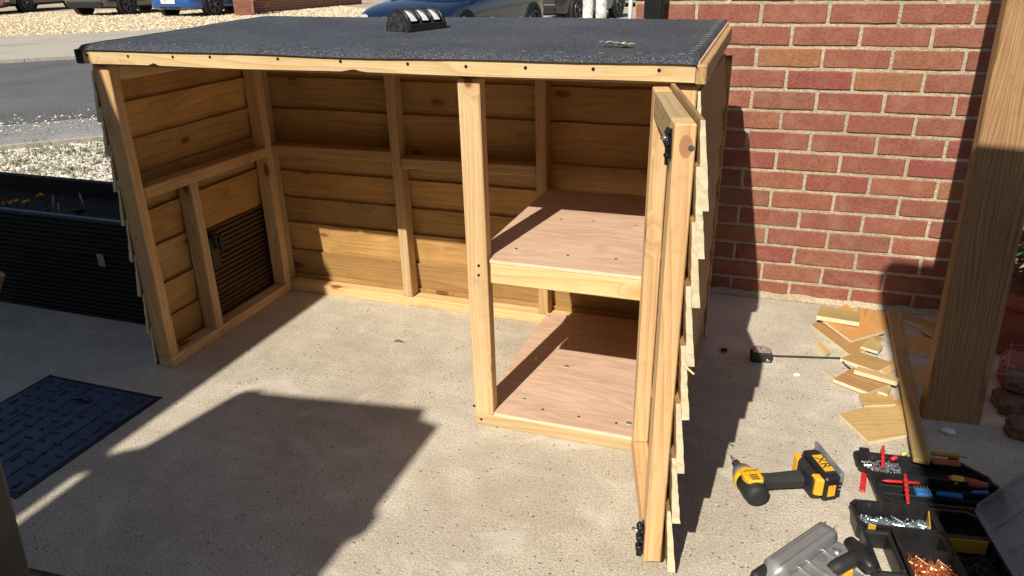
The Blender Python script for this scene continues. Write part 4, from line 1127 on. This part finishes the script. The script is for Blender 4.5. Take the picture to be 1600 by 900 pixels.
o = timber('blue_tool', A, B, .018, .010, BLUEPL); tag(o, 'flat blue hand tool right of the bit holder in the tool case', 'tool')
A, B = onz((1518, 770), .018), onz((1545, 770), .018)
o = timber('blue_spanner', A, B, .010, .010, BLUEPL); tag(o, 'short blue tool beside the clear lid at the right of the case', 'tool')
A, B = onz((1455, 708), .03), onz((1500, 713), .03)
kn = empty('utility_knife', A.lerp(B, .5)); tag(kn, 'yellow utility knife lying on the upper leaf of the tool case', 'knife')
timber('handle', A, B, .012, .010, plain('dull_yellow', (.42, .25, .03), .5), kn); timber('blade', B, B+(B-A)*.25, .008, .002, STEEL, kn)
A, B = onz((1455, 720), .026), onz((1500, 725), .026)
o = timber('orange_tool', A, B, .024, .010, ORANGEPL, None, (0, 0, 1), .004); tag(o, 'rust orange hand tool below the yellow knife', 'tool')
# nuts and bolts in the upper leaf
def screws(name, fn, n, L_, r, mat, lab, flatness=.25, head=True):
    vs, fs = [], []
    for i in range(n):
        p_ = Vector(fn()); a_ = random.random()*6.28; e = random.uniform(-flatness, flatness)
        d = Vector((math.cos(a_)*math.cos(e), math.sin(a_)*math.cos(e), math.sin(e))); L = L_*random.uniform(.8, 1.15)
        u = d.cross(Vector((0, 0, 1))).normalized(); v = u.cross(d)
        k = len(vs); st_ = [(-.5, 2.1), (-.44, 2.1), (-.36, 1.), (.36, 1.), (.5, .1)]
        for f, rr in st_:
            for j in range(5):
                t_ = 2*math.pi*j/5; vs.append(p_+d*f*L+(u*math.cos(t_)+v*math.sin(t_))*r*rr)
        for s in range(len(st_)-1):
            for j in range(5): fs.append((k+s*5+j, k+s*5+(j+1) % 5, k+(s+1)*5+(j+1) % 5, k+(s+1)*5+j))
        fs.append(tuple(k+j for j in range(5)))
    o = mk(name, vs, fs, mat); tag(o, lab, 'screws', kind='stuff'); return o
def pos(mm, x0, x1, y0, y1, z0, z1):
    def f():
        return mm @ Vector((random.uniform(x0, x1), random.uniform(y0, y1), z0+(z1-z0)*random.random()**1.5))
    return f
screws('mixed_fixings', pos(m1, .02, .10, .02, W1_-.015, .007, .018), 60, .018, .0022, STEEL, 'mixed metal fixings in the upper leaf of the tool case')
for q, mt, lab in (((1408, 711), plain('lime', (.5, .55, .12), .4), 'small lime green plug among the fixings'), ((1392, 718), REDPL, 'short red plug among the fixings')):
    A = onz(q, .02); o = tube('plug', [A, A+Vector((.012, .008, .003)), A+Vector((.018, .012, .002))], [.005, .006, .003], mt, None, 8); tag(o, lab, 'plug')

# --- screw organiser with clear lid
m3, L3_, W3_ = quad_frame([(1328, 781), (1522, 799), (1353, 903)], .052)
W3_ = .262; L3_ += .004
og = empty('screw_organiser', m3.translation); tag(og, 'black compartment case full of screws with a clear lid hinged open', 'organiser')
HX0, HX1, HY0, HY1 = .004, .105, .118, .262        # the handle opening at the left
# compartments as trays round the handle
tray('screw_tray', m3, L3_*.62, .086, .052, BLKPL, og, (.014, .003, .003, .014))
mA = m3 @ Matrix.Translation((.073, .0945, 0)); tray('screw_tray', mA, L3_*.62-.073, .058, .050, BLKPL, og, (.003,)*4)
mB = m3 @ Matrix.Translation((.073, .161, 0)); tray('screw_tray', mB, L3_*.62-.073, .095, .050, BLKPL, og, (.003,)*4)
mC = m3 @ Matrix.Translation((L3_*.62+.0085, .004, 0)); tray('screw_tray', mC, L3_*.38-.012, .088, .050, BLKPL, og, (.003, .018, .003, .003))
mD = m3 @ Matrix.Translation((L3_*.62+.0085, .100, 0)); tray('screw_tray', mD, L3_*.38-.012, .156, .050, BLKPL, og, (.003, .003, .018, .003))
# handle frame
for nm, c_, d_ in (('handle_bar', (.009, .165, .026), (.010, .125, .048)), ('handle_bar', (.035, .101, .026), (.062, .014, .048)), ('handle_bar', (.035, .232, .026), (.062, .014, .048)), ('handle_grip', (.0605, .165, .026), (.012, .117, .048))):
    lbox(nm, m3, c_, d_, BLKPL, og, .004)
for c_, d_, rz in (((L3_*.62-.010, .046, .036), (.003, .06, .036), .25), ((L3_*.80, .112, .040), (.080, .003, .036), 0), ((L3_*.80, .225, .034), (.085, .003, .032), 0), ((.026, .094, .05), (.016, .003, .022), .3)):
    lbox('yellow_divider', m3, c_, d_, plain('divider_yellow', (.56, .34, .03), .45), og, .0006, rz)
screws('zinc_screws', pos(m3, .018, L3_*.58, .030, .074, .010, .034), 460, .026, .0016, ZINC, 'pile of bright zinc screws in the organiser')
screws('zinc_screws', pos(mA, .06, L3_*.62-.09, .034, .050, .008, .016), 60, .022, .0016, ZINC, 'few silver screws in the middle tray of the organiser')
screws('copper_screws', pos(mB, .012, L3_*.62-.086, .014, .080, .014, .042), 620, .030, .0016, COPPER, 'heap of copper coloured screws in the organiser')
screws('black_screws', pos(mD, .012, L3_*.38-.024, .035, .12, .008, .032), 240, .024, .0017, DARKSCREW, 'heap of dark screws in the organiser')
# hinged clear lid leaning up to the right
hp = m3 @ Vector((L3_+.004, 0, .054)); xdir = (m3.to_3x3() @ Vector((1, 0, 0))); ydir = (m3.to_3x3() @ Vector((0, 1, 0)))
ld = (xdir*math.cos(R(52)) + Vector((0, 0, 1))*math.sin(R(52))).normalized(); ln = ydir.cross(ld).normalized()
if ln.x > 0: ln = -ln
ml = Matrix.Identity(4)
for i in range(3): ml[i][0], ml[i][1], ml[i][2], ml[i][3] = ld[i], ydir[i], ln[i], hp[i]
LW, LH = .30, .235
lid = tray('clear_lid', ml, LH, LW, .016, CLEAR, og, (.015,)*4, .003, .0025, 0., .002)
for k in range(1, 4): lbox('lid_rib', ml, (LH/2, LW*k/4, .005), (LH-.02, .004, .006), CLEAR, og, .0008)
for k in (.36, .68): lbox('lid_rib', ml, (LH*k, LW/2, .0052), (.004, LW-.02, .006), CLEAR, og, .0008)
lbox('lid_edge', ml, (LH+.004, LW/2, .010), (.008, LW-.01, .012), GREYPL, og, .002)

# ================================================================== DARK CORNER at the right: pot, ivy, stones
P = Vector((2.80, .98, 0)); pot = empty('plant_pot', P); tag(pot, 'terracotta pot in the dark corner right of the plank', 'pot')
def revolve(name, prof, mat, parent, loc, n=22):
    vs, fs = [], []
    for r_, z in prof:
        for k in range(n): vs.append((r_*math.cos(2*math.pi*k/n), r_*math.sin(2*math.pi*k/n), z))
    for i in range(len(prof)-1):
        for k in range(n): fs.append((i*n+k, i*n+(k+1) % n, (i+1)*n+(k+1) % n, (i+1)*n+k))
    fs.append(tuple(reversed(range(n))))
    return mk(name, vs, fs, mat, parent, Matrix.Translation(loc), True)
revolve('body', [(.085, .002), (.10, .10), (.115, .20), (.105, .20), (.09, .02)], TERRA, pot, P)
revolve('pot_rim', [(.118, .19), (.124, .192), (.124, .235), (.112, .236), (.108, .19)], TERRA, pot, P)
iv = empty('ivy', (2.86, 1.14, 0)); tag(iv, 'dark green ivy growing up the wall at the right edge', 'ivy')
vs, fs = [], []
for k in range(1500):
    c = Vector((2.92+random.gauss(0, .11), 1.10+random.gauss(0, .045), random.uniform(.20, 1.0)))
    if c.x < 2.74: continue
    a_ = random.random()*6.28; leafquad(vs, fs, c, (math.cos(a_), math.sin(a_)-.6, random.uniform(-.3, .6)), random.uniform(.02, .04), .012, .2)
mk('leaves', vs, fs, LEAF, iv)
for x in (2.84, 2.95): 
    bm = bmesh.new(); bm_tube(bm, [(x, 1.19, .0), (x+.03, 1.18, .4), (x-.01, 1.19, .95)], [.012, .009, .005], 6); from_bm('stem', bm, OLDPOST, iv)
for (x, y, z, sx2, sy2, sz2, lab) in ((2.72, .56, .0, .16, .11, .05, 'brown flat stone lowest in the dark corner stack'), (2.74, .60, .052, .15, .10, .045, 'brown slab on the flat stone in the dark corner'), (2.70, .41, 0, .13, .07, .05, 'brown stone block lying nearest by the plank foot'), (2.77, .72, 0, .17, .12, .10, 'reddish rough block behind the stacked slabs')):
    bm = bmesh.new(); bmesh.ops.create_icosphere(bm, subdivisions=3, radius=1)
    for v in bm.verts:
        k = max(abs(v.co.x), abs(v.co.y), abs(v.co.z)); v.co = v.co.lerp(v.co/k, .93)*.5
        v.co += Vector((random.gauss(0, .02), random.gauss(0, .02), random.gauss(0, .015)))
    bmesh.ops.scale(bm, vec=(sx2, sy2, sz2), verts=bm.verts)
    o = from_bm('stone_block', bm, TERRA if 'reddish' in lab else speckled('brown_stone', (.16, .10, .06), (.08, .05, .03), (.26, .18, .11), 60, .9, .004), None, Matrix.Translation((x, y, z+sz2*.48)) @ Matrix.Rotation(random.uniform(-.3, .3), 4, 'Z'))
    tag(o, lab, 'stone', 'stones in the dark corner')
vs, fs = [], []
for k in range(26):
    c = Vector((2.66+random.gauss(0, .05), .62+random.gauss(0, .05), .10+random.random()*.05)); d = Vector((random.gauss(.5, .6), random.gauss(0, .5), random.gauss(.1, .3))).normalized()
    s = d.cross(Vector((0, 0, 1))).normalized()*.0012; i = len(vs); L = random.uniform(.05, .13)
    vs += [c-s, c+s, c+d*L+s*.4, c+d*L-s*.4]; fs.append((i, i+1, i+2, i+3))
o = mk('dry_stalks', vs, fs, plain('straw', (.42, .36, .26), .8)); tag(o, 'wispy dry stalks over the stones in the dark corner', 'stalks', kind='stuff')

# ================================================================== BACKGROUND: posts, walls, cars
for q, r_, lab in (((918, 36), .075, 'left of two weathered white posts behind the roof'), ((939, 36), .080, 'right of two weathered white posts behind the roof')):
    P = CAM + ray(q)/ray(q).y*11.0
    gz = zxy(P.x, P.y)-.03; o = tube('white_post', [(P.x, P.y, gz), (P.x, P.y, gz+.6), (P.x+.01, P.y, gz+1.9)], r_, CHIPW, None, 14); tag(o, lab, 'post', 'weathered white posts')
P = CAM + ray((983, 36))/ray((983, 36)).y*9.5; gz = zxy(P.x, P.y)-.03
o = tube('white_pole', [(P.x, P.y, gz), (P.x+.02, P.y, gz+2.2)], .026, WHITEP, None, 12); tag(o, 'thin clean white pole beside the end of the brick wall', 'pole')

def car(name, px, d, ang, body_mat, label, anchor=(0, 0), L=4.4, W=1.82, Hh=1.46, plate=None, grille=True, suv=False):
    r0 = ray(px); r0 = Vector((r0.x, r0.y, 0)).normalized(); rg = Vector((r0.y, -r0.x, 0))
    if d is None: Q_ = onterrain(px, .03); d = math.hypot(Q_.x-CAM.x, Q_.y-CAM.y)
    P = CAM + r0*d
    hv = -r0*math.cos(R(ang)) - rg*math.sin(R(ang)); heading = math.atan2(hv.y, hv.x)
    P = P - hv*anchor[0] - Vector((-hv.y, hv.x, 0))*anchor[1]
    gz = zxy(P.x, P.y)+.03
    root = empty(name, (P.x, P.y, gz)); tag(root, label, 'car', 'cars parked across the road')
    mw = Matrix.Translation((P.x, P.y, gz)) @ Matrix.Rotation(heading, 4, 'Z')   # local +x = forwards, origin between the front wheels
    fo, wb = .86, L-1.72        # front overhang, wheelbase
    k = 1.08 if suv else 1.
    # stations: x, half width, sill z, belt z
    st_ = [(fo, .55, .34, .50), (fo-.05, .72, .22, .62), (fo-.16, .83, .19, .70), (fo-.35, .89, .18, .76), (0.25, .905, .18, .83), (-.3, .91, .18, .90), (-.75, .91, .18, .95), (-1.6, .91, .18, .97), (-wb, .91, .18, 1.0), (-wb-.35, .89, .19, 1.02), (-wb-.62, .85, .22, 1.00), (-wb-.78, .79, .30, .92), (-wb-.84, .68, .42, .80)]
    vs, fs = [], []; n = 11
    for x, hw, z0, z1 in st_:
        hw *= W/1.82; z1 *= k
        sec = [(-hw*.90, z0), (-hw*.985, z0+.06), (-hw, (z0*1.2+z1)/2.2), (-hw*.985, z1-.09), (-hw*.90, z1-.015), (0, z1+.035), (hw*.90, z1-.015), (hw*.985, z1-.09), (hw, (z0*1.2+z1)/2.2), (hw*.985, z0+.06), (hw*.90, z0)]
        vs += [(x, y, z) for y, z in sec]
    for i in range(len(st_)-1):
        for j in range(n): fs.append((i*n+j, (i+1)*n+j, (i+1)*n+(j+1) % n, i*n+(j+1) % n))
    fs += [tuple(range(n)), tuple(reversed(range((len(st_)-1)*n, len(st_)*n)))]
    def fin(o):
        bm = bmesh.new(); bm.from_mesh(o.data); bmesh.ops.recalc_face_normals(bm, faces=bm.faces); bm.to_mesh(o.data); bm.free(); return o
    body = fin(mk('body', vs, fs, body_mat, root, mw, True))
    sb = body.modifiers.new('smooth', 'SUBSURF'); sb.levels = 1; sb.render_levels = 2
    # cabin
    cab = [(-.30, .76, .90), (-1.05, .64, Hh-.03), (-1.75, .62, Hh), (-wb+.15, .62, Hh-.05), (-wb-.62, .70, 1.0)]
    vs = []
    for x, hw, z in cab: vs += [(x, -hw*W/1.82*.99-.1*(z < 1.05), .86*k), (x, -hw*W/1.82, z), (x, hw*W/1.82, z), (x, hw*W/1.82*.99+.1*(z < 1.05), .86*k)]
    fs = []
    for i in range(len(cab)-1):
        for j in range(3): fs.append((i*4+j, i*4+j+1, i*4+5+j, i*4+4+j))
    fs += [(0, 1, 2, 3), (16, 19, 18, 17)]
    fin(mk('windows', vs, fs, CARGLASS, root, mw, False))
    rv = [(-1.0, .60, Hh-.02), (-1.75, .60, Hh+.012), (-wb+.1, .59, Hh-.03)]
    vs = []
    for x, hw, z in rv: vs += [(x, -hw*W/1.82, z), (x, 0, z+.03), (x, hw*W/1.82, z)]
    mk('roof', vs, [(0, 3, 4, 1), (1, 4, 5, 2), (3, 6, 7, 4), (4, 7, 8, 5)], body_mat, root, mw)
    # wheels and dark arches
    for xw in (0, -wb):
        for sgn in (-1, 1):
            yo = sgn*(.915*W/1.82)
            wv = mw @ Matrix.Translation((xw, yo-sgn*.085, .325)) @ Matrix.Rotation(R(90), 4, 'X')
            bm = bmesh.new(); bmesh.ops.create_cone(bm, cap_ends=True, segments=28, radius1=.385, radius2=.385, depth=.185); from_bm('wheel_arch', bm, BLKRUB, root, mw @ Matrix.Translation((xw, yo-sgn*.088, .335)) @ Matrix.Rotation(R(90), 4, 'X'))
            bm = bmesh.new(); bmesh.ops.create_cone(bm, cap_ends=True, segments=28, radius1=.325, radius2=.325, depth=.20)
            bmesh.ops.bevel(bm, geom=[e for e in bm.edges if len(e.link_faces) == 2 and any(len(f.verts) > 4 for f in e.link_faces)], offset=.02, segments=2, affect='EDGES')
            wh = from_bm('wheel', bm, TYRE, root, mw @ Matrix.Translation((xw, yo-sgn*.078, .325)) @ Matrix.Rotation(R(90), 4, 'X'))
            bm = bmesh.new()
            for s in range(5):
                a_ = 2*math.pi*s/5
                for da in (-.16, .16):
                    bm_tube(bm, [(0.05*math.cos(a_), .05*math.sin(a_), 0), (.225*math.cos(a_+da), .225*math.sin(a_+da), 0)], .016, 5)
            bm_tube(bm, [(.235*math.cos(2*math.pi*t/24), .235*math.sin(2*math.pi*t/24), 0) for t in range(25)], .014, 5, cap=False)
            bm_tube(bm, [(0, 0, -.012), (0, 0, .012)], .055, 10)
            from_bm('rim', bm, RIM, wh, mw @ Matrix.Translation((xw, yo+sgn*.023, .325)) @ Matrix.Rotation(R(90), 4, 'X'))
    # front: lamps, grille, bumper openings, plate
    for sgn in (-1, 1):
        bm = bmesh.new(); bmesh.ops.create_uvsphere(bm, u_segments=14, v_segments=8, radius=1); bmesh.ops.scale(bm, vec=(.20, .12, .065), verts=bm.verts)
        from_bm('headlight', bm, LAMPGLASS, root, mw @ Matrix.Translation((fo-.20, sgn*.68*W/1.82, .60*k)) @ Matrix.Rotation(-sgn*.6, 4, 'Z'))
        bm = bmesh.new(); bm_box(bm, (0, 0, 0), (.06, .30, .13), .03)
        from_bm('tail_light', bm, REDLAMP, root, mw @ Matrix.Translation((-wb-.74, sgn*.66*W/1.82, .83*k)) @ Matrix.Rotation(sgn*.35, 4, 'Z'))
        bm = bmesh.new(); bm_box(bm, (0, 0, 0), (.06, .26, .09), .02)
        from_bm('air_intake', bm, BLKPL, root, mw @ Matrix.Translation((fo-.115, sgn*.56*W/1.82, .33)) @ Matrix.Rotation(-sgn*.4, 4, 'Z'))
    bm = bmesh.new(); bm_box(bm, (fo-.02, 0, .52*k), (.05, .62, .12), .03); from_bm('grille', bm, BLKPL, root, mw)
    bm = bmesh.new(); bm_box(bm, (fo-.055, 0, .29), (.05, .80, .12), .03); from_bm('lower_grille', bm, BLKPL, root, mw)
    bm = bmesh.new(); bm_box(bm, (-wb-.80, 0, .33), (.10, 1.35, .16), .03); from_bm('rear_valance', bm, BLKPL, root, mw)
    bm = bmesh.new(); bm_box(bm, (-wb-.845, 0, .475), (.03, 1.40, .03), .008); from_bm('bumper_strip', bm, CHROME, root, mw)
    bm = bmesh.new(); bm_box(bm, (fo+.008, 0, .43*k), (.012, .52, .115), .002); pt = from_bm('number_plate', bm, WHITEP, root, mw)
    if plate:
        text_obj('plate_lettering', plate, .10, BLKPL, pt, mw @ Matrix.Translation((fo+.0148, 0, .43*k)) @ Matrix.Rotation(R(90), 4, 'Z') @ Matrix.Rotation(R(90), 4, 'X'))
    for sgn in (-1, 1):
        bm = bmesh.new(); bm_box(bm, (-.62, sgn*.99*W/1.82, 1.0), (.10, .20, .12), .03); from_bm('mirror', bm, body_mat, root, mw)
    return root
NAVY = paint('navy_car_paint', (.009, .020, .055)); BLUE = paint('bright_blue_paint', (.015, .10, .36)); GREYC = paint('grey_car_paint', (.09, .105, .10)); RUST = paint('copper_car_paint', (.32, .075, .03)); DKG = paint('dark_grey_paint', (.035, .037, .042)); TEAL = paint('teal_van_paint', (.03, .22, .20))
WB = 2.68
car('parked_car', (728, 30), 13.4, 30, NAVY, 'dark navy car facing the shed behind the middle of its roof', (0, .9))
car('parked_car', (903, 12), 20.0, 205, DKG, 'dark grey car seen from behind, left of the white posts', (-WB, -.9))
car('parked_car', (337, 24.5), None, 42, BLUE, 'bright blue car with a white number plate beside the brick pier', (0, .9), plate='ME 51 E')
car('parked_car', (203, 23), None, 222, GREYC, 'grey green car seen from its rear corner left of the blue car', (-WB, -.9), suv=True)
car('parked_car', (16, 22), None, -75, RUST, 'copper coloured car cut off by the left picture edge', (.86, 0))
car('parked_car', (44, 19), None, 215, DKG, 'dark car in shade between the copper and the grey green cars', (-WB, -.9))
car('parked_car', (1000, -5), 26.0, 262, TEAL, 'teal vehicle glimpsed between the white posts and the pole', (-1.2, -.9))
# brick pier and low wall beyond the road
def far_wall(name, pa_, pb_, hgt, th, lab, cat):
    A, B = pa_, pb_; d = (B-A); d.z = 0; L = d.length; d.normalize(); nn = Vector((-d.y, d.x, 0))
    z0 = min(A.z, B.z)-.1
    root = mk(name, [A+nn*(s*th/2*.96)+Vector((0, 0, z0-A.z+z)) + d*t for z in (0, hgt+.1-.004) for t, s in ((.004, -1), (L-.004, -1), (L-.004, 1), (.004, 1))], [(0, 1, 2, 3), (4, 7, 6, 5), (0, 4, 5, 1), (1, 5, 6, 2), (2, 6, 7, 3), (3, 7, 4, 0)], MORTAR)
    tag(root, lab, cat)
    rot = Matrix.Rotation(math.atan2(d.y, d.x), 4, 'Z'); j = 0
    bl = min(.215, L)
    while (j+1)*.075 <= hgt+.1:
        k = -(.1125 if j % 2 else 0)
        while k < L-.03:
            a_, b_ = max(k, 0), min(k+.215, L)
            if b_-a_ > .04:
                key = ('far', round(b_-a_, 2), round(th, 2))
                if key not in bcache:
                    bm = bmesh.new(); bm_box(bm, (0, 0, 0), (b_-a_, th, .064), 0); me = bpy.data.meshes.new('brick'); bm.to_mesh(me); bm.free(); me.materials.append(BRICK); bcache[key] = me
                c = A+d*((a_+b_)/2); place(bpy.data.objects.new('brick', bcache[key]), root, Matrix.Translation((c.x, c.y, z0+j*.075+.0375)) @ rot)
            k += .225
        j += 1
    return root
A = onterrain((381, 25.5)); A = Vector((A.x, A.y, zxy(A.x, A.y)))
vd = Vector((A.x-CAM.x, A.y-CAM.y, 0)).normalized(); sd_ = Vector((vd.y, -vd.x, 0))
pw = 23/F_PX*(A-CAM).length; print('pier', A, pw)
far_wall('brick_pier', A-sd_*pw/2, A+sd_*pw/2, 1.1, .40, 'square red brick pier between the bright blue car and the low wall', 'pier')
W0, W1 = onterrain((396, 23)), onterrain((562, 7))
for w_ in (W0, W1): w_.z = zxy(w_.x, w_.y)
far_wall('low_brick_wall', W0, W0+(W1-W0)*1.0 if (W1-W0).length < 9 else W0+(W1-W0).normalized()*9, .9, .22, 'low dark red brick wall running off behind the navy car', 'wall')
# screen of houses far behind so that the street closes, below the frame top only the foot shows
print('objects', len(bpy.data.objects))
